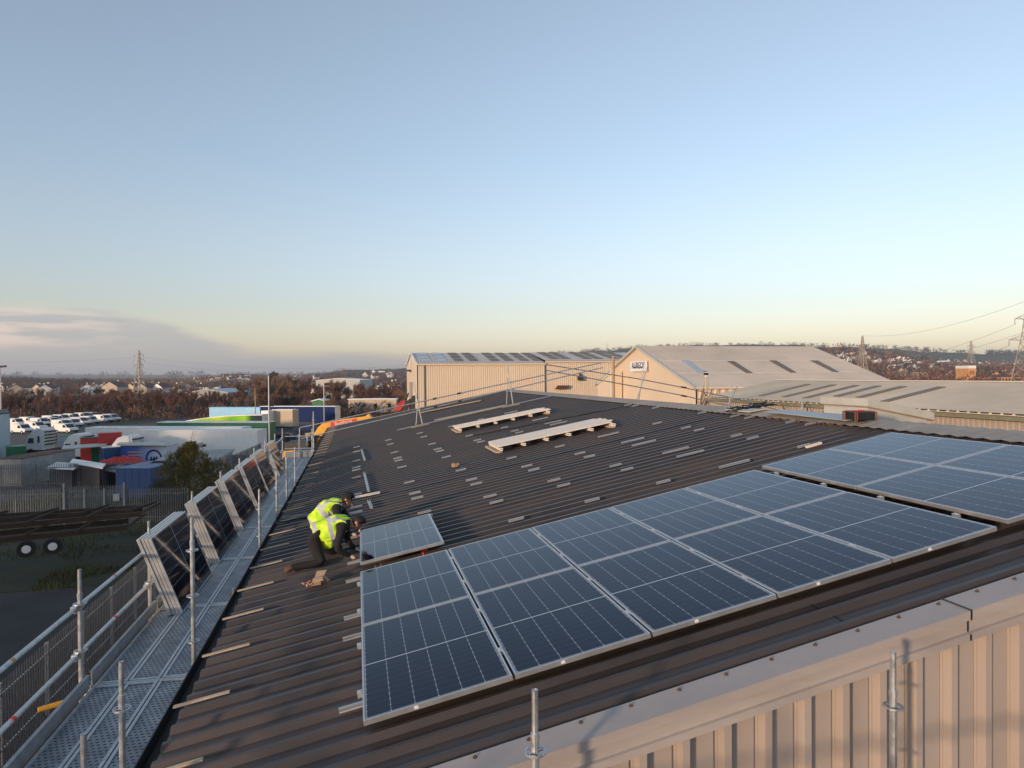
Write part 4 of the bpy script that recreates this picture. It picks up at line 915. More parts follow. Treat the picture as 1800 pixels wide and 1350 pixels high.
mb=MB(); mb.box(-w2+1,.5,0,-w2+3,3,.5); part('base_block',mb,'conc',t)
simple_shed('shed','low grey curved-looking shed roof among the red trees left of the lamp posts',325,400,691,685,260,22,'conc','greyblue')
simple_shed('shed','red roofed shed behind the low grey one in the wood',375,412,686,683.5,300,12,'conc','red')
simple_shed('shed','small green hut with a pale roof beside the thin lamp post',548,572,706,702.5,172,5,'green','white',cat='hut')
mb=MB(); c=at(660,688,210); 
simple_shed('shed','rusty domed hut behind the white cabin',680,716,694,684,200,9,'rust','rust',cat='hut')
# ================================================================= YARD THINGS
def palisade(name,A,B,h,label,gate=None,mtl='fence',sp=.155,pw=.07):
    A=Vector(A);B=Vector(B);A.z=B.z=0; u=(B-A).normalized(); L_=(B-A).length; nn=Vector((u.y,-u.x,0))
    t=thing(name,label,'fence',A)
    mb=MB(); n=int(L_/sp)
    for i in range(n):
        p=A+u*(i*sp); j=random.uniform(-.01,.01); a=p-u*pw/2; b=p+u*pw/2; z=h+j; o=nn*.02
        mb.add([a+Vector((0,0,.05)),p+o+Vector((0,0,.05)),b+Vector((0,0,.05)),a+Vector((0,0,z-.12)),p+o+Vector((0,0,z-.12)),b+Vector((0,0,z-.12)),p+o*.5+Vector((0,0,z))],[(0,1,4,3),(1,2,5,4),(3,4,6),(4,5,6)])
    part('pales',mb,mtl,t,True)
    for z in (.45,h-.45):
        mb=MB(); mb.bar(A-nn*.03+Vector((0,0,z)),B-nn*.03+Vector((0,0,z)),.04,.06); part('rail',mb,mtl,t,True)
    k=0; m_=max(1,int(L_/2.75))
    for i in range(m_+1):
        p=A+u*(L_*i/m_)-nn*.08; mb=MB(); mb.box(p.x-.05,p.y-.05,0,p.x+.05,p.y+.05,h-.15); part('post',mb,mtl,t,True)
    return t
palisade('palisade_fence',(-9.35,6.5,0),(-9.35,49,0),2.4,'grey palisade fence on the ground just below the scaffold handrails',mtl='galv')
f1a=onz(-60,932,0); f1b=onz(112,924,0); f1c=onz(222,921,0); f1d=onz(330,917,0)
palisade('palisade_fence',f1a,f1b,2.75,'grey palisade fence behind the rusty trailer frames, left of the gate')
gt=palisade('palisade_gate',f1b+Vector((.1,.05,0)),f1c,2.85,'grey palisade double gate behind the rusty trailer frames'); gt['category']='gate'
for f_ in (.02,.34,.66,.98):
    p=f1b.lerp(f1c,f_); mb=MB(); mb.box(p.x-.06,p.y-.16,0,p.x+.06,p.y-.08,2.6 if f_ not in (.02,.98) else 3.); part('gate_stile',mb,'galvdark',gt,True)
p=f1b.lerp(f1c,.86); mb=MB(); mb.box(p.x-.2,p.y-.2,1.7,p.x+.2,p.y-.15,2.2); part('lock_plate',mb,'galv',gt,True)
palisade('palisade_fence',f1c+Vector((.1,0,0)),f1d,2.55,'grey palisade fence between the gate and the green bush')
f2a=onz(-60,862,0); f2b=onz(300,852,0)
palisade('palisade_fence',f2a,f2b,2.4,'farther grey palisade fence in front of the containers and blue roofed store')
f3=[onz(x,y,2.4) for x,y in ((300,815),(412,798),(465,775))]
palisade('palisade_fence',f3[0],f3[1],2.4,'palisade fence beside the flat concrete roof behind the bush')
palisade('palisade_fence',f3[1],f3[2],2.4,'palisade fence leading past the end of the long white trailer')
f4=[onz(x,y,2.4) for x,y in ((480,752),(590,748))]
palisade('palisade_fence',f4[0],f4[1],2.4,'distant palisade fence in front of the navy trailer')
# rough grass on the verge
random.seed(31); mb=MB()
for i in range(15000):
    x=random.uniform(-34,-3.5); y=random.choice((random.uniform(37.5,50),random.uniform(37.5,41),random.uniform(50,70)))
    n_=noise.noise(Vector((x*.25,y*.3,2)))
    if n_<-.05: continue
    h=random.uniform(.12,.38)*(1+max(0,n_)*1.6); a=random.uniform(0,6.28); w_=.035; mb.add([(x-w_*math.cos(a),y-w_*math.sin(a),0),(x+w_*math.cos(a),y+w_*math.sin(a),0),(x+random.uniform(-.15,.15),y+random.uniform(-.15,.15),h)],[(0,1,2)])
tag(link('grass',mb.mesh('grass','grass')),kind='stuff')
# rusty skeletal trailer frames
def skel(A,B,wid,z,label,wheels=True):
    A=Vector(A);B=Vector(B);u=(B-A);L_=u.length;u/=L_; n=Vector((-u.y,u.x,0)); t=thing('skeletal_trailer',label,'trailer',(A.x,A.y,0),group='rusty skeletal trailers')
    for s_ in (0,1):
        mb=MB(); mb.bar(A+n*wid*s_+Vector((0,0,z)),B+n*wid*s_+Vector((0,0,z)),.12,.28); part('main_beam',mb,'oldframe',t,True)
    k=0; m_=int(L_/2.4)
    for i in range(m_+1):
        p=A+u*(L_*i/m_); mb=MB(); mb.bar(p-n*.5+Vector((0,0,z+.18)),p+n*(wid+.5)+u*.9+Vector((0,0,z+.18)),.10,.12); part('cross_member',mb,'oldframe',t,True)
    if wheels:
        for k in range(2):
            c=A+u*(L_*.36+k*1.15)-n*.45+Vector((0,0,.5)); mb=MB(); mb.tube(c-n*.15,c+n*.15,.42,20); wh=part('wheel',mb,'rubber',t,True)
            mb=MB(); mb.tube(c-n*.17,c-n*.151,.21,16); mb.tube(c-n*.20,c-n*.171,.07,10); o=part('rim',mb,'white',wh,True)
    return t
a=onz(-20,988,.9); skel(onz(-60,990,1.0),onz(225,958,1.0),2.0,1.0,'rusty skeletal trailer with two white rimmed wheels, nearest the camera')
skel(onz(-60,972,1.2),onz(250,941,1.2),1.8,1.25,'rusty skeletal trailer frame directly behind the one with wheels',False)
skel(onz(-40,955,1.2),onz(236,935,1.2),1.2,1.25,'rusty skeletal trailer frame nearest the palisade gate',False)
# the bush between the fences and the scaffold
bc=onz(318,905,0); bush=thing('gorse_bush','large shaggy dark green and yellow bush behind the leaning solar panel stacks','bush',bc)
random.seed(41); mb=MB(); Y_=bc.length
blobs=[]
for (px_,py_,rr_) in ((330,800,.7),(345,815,1.0),(315,820,1.0),(300,845,1.3),(350,840,1.5),(380,835,1.1),(330,860,1.7),(370,865,1.6),(285,875,1.3),(300,895,1.5),(350,895,1.7),(400,870,1.2),(265,892,.9),(335,790,.45)):
    p=at(px_,py_,bc.dot(CF)); blobs.append((p+Vector((0,random.uniform(-.8,.8),0)),rr_))
for i in range(15000):
    c,r=random.choice(blobs); v=Vector((random.gauss(0,1),random.gauss(0,1),random.gauss(0,1))).normalized()*r*random.uniform(.55,1.08)**.7; p=c+v
    if p.z<.1: continue
    d=(v.normalized()*.5+Vector((random.uniform(-.4,.4),random.uniform(-.4,.4),random.uniform(.2,.9)))).normalized()*random.uniform(.14,.36); t_=d.cross(Vector((random.uniform(-1,1),random.uniform(-1,1),random.uniform(-1,1)))).normalized()*.032
    mb.add([p-t_,p+t_,p+d],[(0,1,2)])
part('crown',mb,'leaf',bush,True); mb=MB()
for k in range(7): mb.tube(bc,blobs[k][0],.07,6,r2=.02)
tpx=at(340,755,bc.dot(CF)); mb.tube(blobs[0][0],tpx,.025,5,r2=.008)
for k in range(9):
    q=blobs[0][0].lerp(tpx,k/10+.05); mb.tube(q,q+Vector((random.uniform(-.35,.35),0,.18)),.01,4)
part('trunk',mb,'bark',bush,True)
# ---- vehicles
def van_proto():
    t=thing('van','x','van'); sd=[(-2.2,.35),(2.1,.35),(2.25,.6),(2.2,.95),(1.35,1.12),(.75,1.75),(.5,1.85),(-2.15,1.85),(-2.25,1.7),(-2.25,.5)]
    mb=MB(); mb.prism([(x,-.9,z) for x,z in sd],(0,1.8,0)); part('body',mb,'white',t,bevel=.06)
    mb=MB(); mb.hexa([(1.36,-.78,1.13),(1.40,-.78,1.11),(1.40,.78,1.11),(1.36,.78,1.13),(.78,-.72,1.73),(.82,-.72,1.71),(.82,.72,1.71),(.78,.72,1.73)]); part('windscreen',mb,'glass',t)
    for s_ in (-1,1):
        mb=MB(); mb.prism([(.2,s_*.905,1.1),(1.2,s_*.905,1.12),(.75,s_*.905,1.62),(.25,s_*.905,1.62)],(0,s_*.015,0)); part('side_window',mb,'glass',t)
        for x in (-1.35,1.4):
            mb=MB(); mb.tube((x,s_*.74,.33),(x,s_*.93,.33),.33,14); w_=part('wheel',mb,'rubber',t); mb=MB(); mb.tube((x,s_*.931,.33),(x,s_*.94,.33),.17,10); part('rim',mb,'galv',w_)
    mb=MB(); mb.box(2.18,-.85,.36,2.3,.85,.62); part('bumper',mb,'dark',t); return t
van=van_proto(); first=True
VN=[(196,741,'at the right end of the back row'),(182,742.5,'second from the right end of the back row'),(163,737,'behind the back row near its right end'),(158,745.5,'at the right end of the middle row'),(142,748,'second from the right in the middle row'),(127,751,'third from the right in the middle row'),(117,761,'alone in the front row, facing right'),(64,757,'at the left of the front row'),(147,738,'far back, third from the right'),(128,740,'far back, fourth from the right'),(110,742,'far back, fifth from the right'),(92,744,'far back, sixth from the right'),(110,753,'fourth from the right in the middle row'),(90,748,'inside the parked block, left of its centre'),(72,749,'toward the left of the parked block'),(52,747,'at the far left of the parked block'),(38,762,'partly hidden left of the white lorry cab'),(28,750,'behind the blue-grey building corner')]
for x,y,l in VN:
    p=onz(x,y,0); rt=-YAW-.35+random.uniform(-.04,.04); lab='white panel van, '+l
    if first: van.location=p; van.rotation_euler=(0,0,rt); van['label']=lab; van['group']='white vans parked in the yard'; first=False
    else: copy_tree(van,p,rt,None,lab,'white vans parked in the yard')
def trailer(label,xl,xr,yt,h,sidem,roofm='white',dep=2.5,curve=False,frontm='white',letters=None,low=.95,d=None):
    if d is None: A=onz(xl,yt,h); B=onz(xr,yt,h); B=A+ (B-A).normalized()*(B-A).length
    else: A=at(xl,yt,d);B=at(xr,yt,d); h=A.z
    A.z=B.z=0; u=B-A; L_=u.length; ang=math.atan2(u.y,u.x); t=thing('lorry_trailer',label,'trailer',A,rz_=ang)
    mb=MB()
    if curve: 
        P=[(0,0,low),(L_,0,low),(L_,0,h-.1)]+[(L_*f,0,h-.1-(1-f)**2.2*1.6) for f in (.8,.6,.45,.3,.2,.1,0)]; mb.prism(P,(0,dep,0))
    else: mb.box(0,0,low,L_,dep,h-.1)
    o=part('box_body',mb,sidem,t)
    mb=MB()
    if curve:
        for f0,f1 in zip((1,.8,.6,.45,.3,.2,.1),(.8,.6,.45,.3,.2,.1,0)):
            z=lambda f:h-.1-(1-f)**2.2*1.6
            mb.hexa([(L_*f1,-.03,z(f1)),(L_*f0,-.03,z(f0)),(L_*f0,dep+.03,z(f0)),(L_*f1,dep+.03,z(f1))]+[(L_*f1,-.03,z(f1)+.12),(L_*f0,-.03,z(f0)+.12),(L_*f0,dep+.03,z(f0)+.12),(L_*f1,dep+.03,z(f1)+.12)])
    else: mb.box(-.03,-.03,h-.1,L_+.03,dep+.03,h)
    part('roof',mb,roofm,t); mb=MB(); mb.box(-.025,-.02,low,-.005,dep+.02,h-.12 if not curve else 2.2); part('end_panel',mb,frontm,t); mb=MB(); mb.box(L_+.005,-.02,low,L_+.025,dep+.02,h-.12); part('end_panel',mb,frontm,t)
    mb=MB(); mb.box(.4,.6,low-.3,L_-.4,dep-.6,low); part('chassis',mb,'dark',t)
    for k in range(3):
        for s_ in (0,1):
            x=L_-1.6-k*1.25; mb=MB(); mb.tube((x,.05 if s_==0 else dep-.35,.5),(x,.35 if s_==0 else dep-.05,.5),.5,14); part('wheel',mb,'rubber',t)
    mb=MB(); mb.box(2.6,.3,0,2.75,.45,low); mb.box(2.6,dep-.45,0,2.75,dep-.3,low); part('landing_leg',mb,'dark',t)
    if letters:
        for txt,x,z,sz,ml in letters: text_part('lettering',txt,sz,ml,t,(x,-.035,z),(math.pi/2,0,0),.005)
    return t
trailer('long plain white lorry trailer behind the concrete flat roof',243,452,756,4.0,'white')
trailer('white lorry trailer just behind the long plain white one',150,425,751.5,4.0,'white')
trailer('dark green lorry trailer with white roof, behind the two white trailers',276,470,742,4.0,'green','white',frontm='green',letters=[('ASDA',12.9,3.05,.75,'white')])
trailer('lorry trailer with curved roof and lime green printed side',299,461,729,4.1,'limeprint','white',curve=True)
trailer('pale blue lorry trailer at the back of the yard',368,500,716,4.0,'skyblue','skyblue')
trailer('navy curtain sided trailer with white roof, right of the pale blue one',457,589,714,4.3,'navy','white')
trailer('cream box body standing beside the tall lamp post',478,514,720,4.2,'tanwall','white',dep=2.5,frontm='tanwall')
trailer('small white box trailer between lime green trailer and the cream box',459,471,722,4.1,'white','white',dep=2.5)
def cab(label,px_,py_,s_=1.,rot=0,m_='white'):
    p=onz(px_,py_,0); t=thing('lorry_tractor',label,'lorry cab',p,rz_=-YAW+rot); t.scale=(s_,)*3
    mb=MB(); mb.prism([(-1.15,-1.25,.8),(1.1,-1.25,.8),(1.1,-1.25,3.6),(.5,-1.25,3.75),(-.3,-1.25,3.45),(-.9,-1.25,2.7),(-1.2,-1.25,1.75)],(0,2.5,0)); part('cab',mb,m_,t,bevel=.08)
    mb=MB(); mb.hexa([(-1.24,-1.1,1.8),(-1.20,-1.1,1.78),(-1.20,1.1,1.78),(-1.24,1.1,1.8),(-.97,-1.05,2.62),(-.93,-1.05,2.60),(-.93,1.05,2.60),(-.97,1.05,2.62)]); part('windscreen',mb,'glass',t)
    for q in (-1,1):
        mb=MB(); mb.prism([(-.95,q*1.26,1.75),(-.1,q*1.26,1.75),(-.1,q*1.26,2.45),(-.75,q*1.26,2.45)],(0,q*.02,0)); part('side_window',mb,'glass',t)
        mb=MB(); mb.box(.45,q*1.26-.01,1.8,.72,q*1.26+.01,2.7); part('rear_quarter_window',mb,'dark',t)
        for x in (-.5,2.9): mb=MB(); mb.tube((x,q*.95,.5),(x,q*1.28,.5),.5,16); part('wheel',mb,'rubber',t)
    mb=MB(); mb.box(1.1,-1.1,1.3,1.3,1.1,3.55)
    part('rear_fairing',mb,m_,t)
    for k in range(5): mb=MB(); mb.box(1.3,-1.12,1.5+k*.42,1.5,1.12,1.66+k*.42); part('fairing_slat',mb,'dark',t)
    mb=MB(); mb.box(-1.2,-.5,.55,3.9,.5,.85); mb.box(2,-.9,.85,3.8,.9,1.0); part('chassis',mb,'rust',t); mb=MB(); mb.box(-1.28,-1.2,.35,-1.1,1.2,.85); part('bumper',mb,'red' if px_<100 else 'dark',t)
cab('white lorry cab on its own, left of the parked trucks, facing left',72,800)
cab('white lorry cab coupled in front of the long white trailer, facing left',222,821,1.02)
cab('white lorry cab behind the red skips, facing left',137,812,.98)
def simple_box(name,label,cat,pxl,pyl,pxr,pyr,z,mt,base=0,dep=2.5,roofm=None,extra=()):
    A=onz(pxl,pyl,z);B=onz(pxr,pyr,z); A.z=B.z=0;u=B-A;L_=u.length; t=thing(name,label,cat,A+Vector((0,0,base)),rz_=math.atan2(u.y,u.x)); h=z-base
    mb=MB(); mb.box(0,0,0,L_,dep,h-.06); part('shell',mb,mt,t,bevel=.02); mb=MB(); mb.box(-.05,-.05,h-.06,L_+.05,dep+.05,h); part('top',mb,roofm or mt,t)
    n=max(2,int(L_/.6))
    mb=MB()
    for i in range(n): mb.box(i*L_/n+.1,-.03,.15,i*L_/n+.22,0,h-.2)
    if 'ribs' in extra: part('ribs',mb,mt,t)['kind']='stuff'
    return t,L_,h
simple_box('container','grey stained concrete-coloured container left of the scrap, behind the farther fence','container',37,806,132,790,2.7,'conc',0,2.6,'rust')
simple_box('container','dark green container beside the blue-grey building corner','container',12,786,46,784,2.3,'green',0,2.5)
simple_box('container','blue container with its blue roof behind the farther fence','container',203,823,264,823,2.6,'blue',0,5,'blue',('ribs',))
simple_box('skip','red open skip behind the lorry cabs, left one','skip',141,770,174,769,3.35,'red',0,1.6,'dark')
simple_box('skip','red skip behind the lorry cabs, right one','skip',175,762,214,760,3.95,'red',0,1.6)
simple_box('container','green container standing between white slabs and blue cabin','container',160,785,180,784,2.4,'green',0,2.5,None,('ribs',))
simple_box('site_cabin','small blue cabin left of the blue printed trailer','cabin',182,787,212,785,2.6,'blue',0,2.5,'white')
simple_box('pickup_body','small pale van body with green top behind the first lorry cab','van',106,766,124,765,2.4,'greyblue',0,2,'green')
A=onz(212,783,2.9);B=onz(293,783,2.9); t,L_,h=simple_box('display_trailer','blue and white printed display trailer with a round emblem, under a grey slab','trailer',212,783,293,783,2.9,'blueprint',0,2.4,'boxgrey')
c=(L_*.72,-.04,h*.52)
mb=MB(); 
for k in range(24):
    a0=2*math.pi*k/24;a1=2*math.pi*(k+1)/24; P=lambda r,a:(c[0]+r*math.cos(a),-.05,c[2]+r*math.sin(a)); mb.add([P(.75,a0),P(.95,a0),P(.95,a1),P(.75,a1)],[(0,1,2,3)])
part('round_emblem',mb,'navy',t)
for zz,x1_ in ((2.1,.52),(1.75,.50)):
    mb=MB(); mb.box(L_*.16,-.045,zz,L_*x1_,-.03,zz+.13); part('print_line',mb,'skin',t)
mb=MB()
for dx in (-.3,.05,.35): mb.add([(c[0]+dx-.25,-.05,c[2]-.4),(c[0]+dx+.25,-.05,c[2]-.4),(c[0]+dx,-.05,c[2]+.25)],[(0,1,2)])
part('peak_emblem',mb,'navy',t)
# grey slab roof store
q=[onz(x,y,2.6) for x,y in ((262,815),(378,811),(412,789),(300,794))]
st=thing('flat_roof_store','low store with a wide mossy concrete roof between the bush and the long white trailer','store',(q[0].x,q[0].y,0))
mb=MB(); mb.prism([v-Vector((0,0,.2)) for v in q],(0,0,.2)); part('roof',mb,'conc',st,True)
cc=sum(q,Vector())/4; mb=MB(); mb.prism([Vector((cc.x+(v.x-cc.x)*.95,cc.y+(v.y-cc.y)*.95,0)) for v in q],(0,0,2.4)); part('wall',mb,'conc',st,True)
# scrap heap
random.seed(61); mb=MB()
for k in range(46):
    f_=random.random(); p=at(292+f_*62,806-f_*26+random.uniform(-4,4),q[3].dot(CF)-2+random.uniform(-2,2)); p.z=max(p.z,2.62); d=Vector((random.uniform(-1,1),random.uniform(-.6,.6),random.uniform(-.1,.5))).normalized()*random.uniform(.3,1.1); mb.bar(p-d*.5,p+d*.5,.08,.06)
tag(link('scrap_metal',mb.mesh('scrap_metal','galvdark')),'heap of grey metal frames and scrap on the concrete roof','scrap',kind='stuff')
mb=MB(); p=onz(340,783,3.0)
for k in range(8): d=Vector((random.uniform(-.7,.7),random.uniform(-.3,.3),random.uniform(-.2,.25))); mb.bar(p+d,p+d+Vector((.6,.1,.1)),.3,.25)
single('scrap_engine',mb,'rust','dark red rusty engine lump on the concrete roof, right of the scrap heap','scrap')
# tarpaulin heap
random.seed(62); p=onz(214,812,2.2); mb=MB(); nx,ny=26,14; vs=[]
for i in range(nx+1):
    for j in range(ny+1):
        u_,v_=i/nx*2-1,j/ny*2-1; r=max(0,1-u_*u_*.9)*max(0,1-v_*v_*.9); vs.append((p.x+u_*2.1,p.y+v_*1.2,p.z-.35+.85*r**.5+.28*noise.noise(Vector((u_*4,v_*3,3)))+random.uniform(-.05,.05)))
mb.add(vs,[(i*(ny+1)+j,(i+1)*(ny+1)+j,(i+1)*(ny+1)+j+1,i*(ny+1)+j+1) for i in range(nx) for j in range(ny)]); single('tarpaulin',mb,'tarp','crumpled red tarpaulin heaped over something behind the farther fence','tarpaulin')
for lab,P4,z in (('long pale roofing slabs lying above the green container',((108,789),(185,783),(190,778),(112,783)),2.74),('white metal sheet leaning left of the red tarpaulin',((123,812),(180,822),(186,815),(128,806)),2.3),('grey slabs on top of the printed trailer',((205,781),(292,782),(286,776),(212,776)),3.05),('dirty white boards stacked in front of the grey container',((80,822),(130,824),(150,815),(100,812)),1.9),('pale board beside the blue container',((180,826),(205,829),(235,819),(208,817)),1.6)):
    v=[onz(x,y,z) for x,y in P4]; mb=MB(); mb.prism([a-Vector((0,0,.12)) for a in v],(0,0,.12)); single('roofing_sheet',mb,'white' if 'white' in lab else 'boxgrey',lab,'sheet')
    if lab.startswith('grey slabs') or lab.startswith('long pale'): continue
    mb=MB(); c_=sum(v,Vector())/4; mb.prism([Vector((c_.x+(a.x-c_.x)*.8,c_.y+(a.y-c_.y)*.8,0)) for a in v],(0,0,z-.14)); single('pallet_stack',mb,'dark','timber stack carrying the '+lab.split(' lying')[0].split(' leaning')[0],'pallets')
# blue-grey clad building at the left frame edge
p=onz(18.5,812,0); t=thing('shed','blue-grey metal clad building cut by the left edge of the picture','shed',p)
zt=at(17,727,p.dot(CF)).z; mb=MB(); v=onz(-80,835,0); ribbedwall(mb,(v.x,v.y,0),(p.x,p.y,0),0,zt,.6,.06,Vector((.3,-1,0)).normalized()); part('front_wall',mb,'greyblue',t,True)
rb=p.normalized(); rb.z=0; pb=[Vector((v.x,v.y+.05,0)),Vector((p.x,p.y+.05,0)),p+rb*12+Vector((-.4,0,0)),v+rb*12]
for q_ in pb: q_.z=0
mb=MB(); mb.prism(pb,(0,0,zt)); part('body',mb,'greyblue',t,True); mb=MB(); mb.prism([q_+Vector((0,0,zt+.01)) for q_ in pb],(0,0,.15)); part('roof',mb,'dark',t,True)
# lamp posts
def lamp(label,x,yt,yb,d,r=.09,head='box',arm=1):
    B=at(x,yb,d); T=at(x,yt,d); B.z=0; T.x,T.y=B.x,B.y; t=thing('lamp_post',label,'lamp post',B); mb=MB(); mb.tube(B,T,r,8,r2=r*.6); part('pole',mb,'galvdark' if d<120 else 'tan',t,True)
    for s_ in ((-1,1) if arm==2 else (1,)):
        mb=MB(); mb.bar(T+Vector((s_*.05,0,.05)),T+Vector((s_*.75,0,.1)),.35,.28); part('lamp_head',mb,'dark',t,True)
    return t
t=lamp('tall grey mast with a curved camera head, beside the cream box body',474,660,800,57,.09)
T=at(474,672,57); mb=MB(); mb.path([T+Vector((0,0,-1)),T+Vector((0,0,.1)),T+Vector((.12,0,.5)),T+Vector((.35,0,.9))],.1,6); part('curved_head',mb,'dark',t,True)
mb=MB(); p=at(477,709,57); mb.box(p.x-.15,p.y-.2,p.z-.25,p.x+.2,p.y+.2,p.z+.25); part('camera_dome',mb,'black',t,True)
lamp('slim lamp post in front of the navy trailer',570,676,745,92,.10)
lamp('pale lamp post with a cross arm behind the lime green trailer',449,681,735,128,.11,arm=2)
lamp('lamp post with twin floodlights at the left edge of the picture',3,645,770,100,.12,arm=2)
for i,(x,a,b) in enumerate(((37,718,745),(47,698,735),(90,700,735),(103,694,715),(149,690,705),(132,716,735),(182,718,735),(330,690,712))):
    lamp('thin pale pole in the wood, %s of the eight counted from the left group'%ordn(i),x,a,b,175+(5 if b>740 else 60 if b<716 else 20),.16)
t=thing('utility_pole','thick tan timber pole between the cream shed and the gabled warehouse','pole',(at(1078,660,56).x,at(1078,660,56).y,0))
T=at(1078,627,56); mb=MB(); mb.tube((T.x,T.y,0),T,.15,12,r2=.11); part('pole',mb,'tan',t,True); mb=MB(); T2=at(1074,648,57); mb.tube((T2.x,T2.y,0),T2,.04,8); part('conduit',mb,'white',t,True)
T=at(1241,662,52); t=thing('camera_mast','pale mast with a black and white camera head in front of the gabled warehouse','camera mast',(T.x,T.y,0)); mb=MB(); mb.tube((T.x,T.y,0),T,.07,8); part('pole',mb,'tanwall',t,True)
mb=MB(); mb.tube(T,T+Vector((0,0,.12)),.1,8); mb.box(T.x-.12,T.y-.12,T.z+.3,T.x+.12,T.y+.12,T.z+.36); part('housing',mb,'white',t,True); mb=MB(); mb.box(T.x-.13,T.y-.13,T.z+.12,T.x+.13,T.y+.13,T.z+.3); mb.bar(T+Vector((-.2,0,.42)),T+Vector((.08,0,.38)),.08,.06); part('camera',mb,'black',t,True)
# ---- pylons and wires
def pylon(label,x,ytop,d,H_=None,arms=((.93,.30),(.80,.42),(.67,.32)),bw=.2,r=.16,rot=0,inset=False):
    T=at(x,ytop,d); B=Vector((T.x,T.y,0)); H=T.z-B.z; t=thing('pylon',label,'pylon',B,rz_=rot); w=lambda f: (bw*H*.5)*(1-f)**1.15 if f<.66 else (bw*H*.5)*(.34**1.15)*(1-(f-.66)/.34*.8)
    mb=MB(); lv=[0,.16,.30,.42,.52,.60,.67,.74,.80,.87,.93,.985]
    for a,b in zip(lv,lv[1:]):
        for i in range(4):
            s=[(-1,-1),(1,-1),(1,1),(-1,1)]; p=s[i];q=s[(i+1)%4]; wa,wb=w(a),w(b); rr_=r*(1-.4*a)
            mb.tube((p[0]*wa,p[1]*wa,a*H),(p[0]*wb,p[1]*wb,b*H),rr_,4,cap=False); mb.tube((p[0]*wa,p[1]*wa,a*H),(q[0]*wb,q[1]*wb,b*H),rr_*.55,3,cap=False); mb.tube((q[0]*wa,q[1]*wa,a*H),(p[0]*wb,p[1]*wb,b*H),rr_*.55,3,cap=False)
            mb.tube((p[0]*wb,p[1]*wb,b*H),(q[0]*wb,q[1]*wb,b*H),rr_*.5,3,cap=False)
    for p in ((-1,-1),(1,-1),(1,1),(-1,1)): mb.tube((p[0]*w(.985),p[1]*w(.985),.985*H),(0,0,H),r*.5,3)
    part('tower',mb,'pylon',t); tips=[]
    for f_,l in arms:
        for s_ in (-1,1):
            mb=MB(); ww=w(f_); e=Vector((s_*l*H*.42,0,f_*H)); 
            for q in (-1,1):
                mb.tube((s_*ww,q*ww,f_*H),e,r*.5,3); mb.tube((s_*ww,q*ww,(f_+.045)*H),e,r*.45,3)
                for k in (.3,.6): mb.tube(Vector((s_*ww,q*ww,f_*H)).lerp(e,k),Vector((s_*ww,q*ww,(f_+.045)*H)).lerp(e,k+.15),r*.3,3)
            ar=part('cross_arm',mb,'pylon',t); mb=MB(); mb.tube(e,e-Vector((0,0,.05*H)),r*.6,5); part('insulator',mb,'galvdark',ar); tips.append(t.matrix_world if False else (Matrix.Translation(B)@Matrix.Rotation(rot,4,'Z'))@(e-Vector((0,0,.05*H))))
    return tips,T
t1,T1=pylon('lattice pylon standing in the red wood left of the lamp posts',244,615,320,rot=-.6,arms=((.90,.30),(.80,.36),(.70,.28)))
t2,T2_=pylon('lattice pylon rising in front of the right hillside, behind the gabled warehouse',1516,590,300,rot=.35,arms=((.60,.40),(.45,.46)),r=.2,bw=.23)
t3,T3=pylon('small distant pylon on the green crest at the right',1707,599,1500,rot=.1,arms=((.85,.35),(.66,.45)),r=.6,bw=.25)
t4,T4=pylon('large near pylon cut by the right edge of the picture',1809,520,170,rot=.15,arms=((.80,.44),(.62,.62)),r=.13,bw=.26)
def wire(A,B,sag,r,label):
    mb=MB(); P=[]
    for i in range(17): f_=i/16; p=Vector(A).lerp(Vector(B),f_); p.z-=4*sag*f_*(1-f_); P.append(p)
    mb.path(P,r,3); single('power_line',mb,'wire',label,'power line','power lines')
wire(T2_,T4+Vector((0,0,-1)),3,.035,'uppermost power line between the two right hand pylons')
wire(t2[0],t4[0],3.,.035,'power line from the middle right pylon, left upper arm'); wire(t2[1],t4[1],3.,.035,'power line from the middle right pylon, right upper arm'); wire(t2[2],t4[2],3.5,.035,'power line from the middle right pylon, left lower arm')
F_=at(-400,640,300); wire(t1[0],F_+Vector((0,0,4)),3,.03,'power line leaving the left pylon to the left')
G_=at(760,636,420); wire(t1[1],G_,5,.03,'power line running right from the left pylon, top arm'); wire(t1[3],G_-Vector((0,0,4)),5,.03,'power line running right from the left pylon, middle arm')
T5=at(1067,602,1200); B5=Vector((T5.x,T5.y,T5.z-30)); mb=MB(); mb.tube(B5,T5,.7,4,r2=.4); single('radio_mast',mb,'pylon','thin radio mast on the hill crest between the two sheds','mast')
# ---- excavator beyond the far eave corner
DE=47
ex=thing('excavator','yellow excavator with a red banner on its boom beyond the far roof corner','excavator',(at(505,700,DE).x,at(505,700,DE).y,0))
def exq(pts,wid,name,m_,d=DE,bev=.04):
    P=[at(x,y,d) for x,y in pts]; mb=MB(); mb.prism(P,_F*wid); return part(name,mb,m_,ex,True,bevel=bev)
boom=exq([(550,766),(549,773),(556,783),(563,771),(572,758),(576,752),(642,741),(642,732),(603,737),(581,739.5),(569,742),(559,751)],.5,'boom','yellow')
exq([(640,741),(640,733),(648,727),(652,733),(660,735),(661,742)],.4,'dipper_joint','yellow')
P=[at(x,y,DE-.04) for x,y in ((581,749.5),(626,741),(627,735.5),(581,742.5))]
mb=MB(); mb.prism(P,_F*.03); bn=part('banner',mb,'redplastic',ex,True,label='red banner reading Buckhurst')
ctr=(P[0]+P[1]+P[2]+P[3])/4-_F*.02; text_part('lettering','Buckhurst',.30,'white',ex,ctr-Vector(ex.location),(math.pi/2,-.20,-YAW),.004)
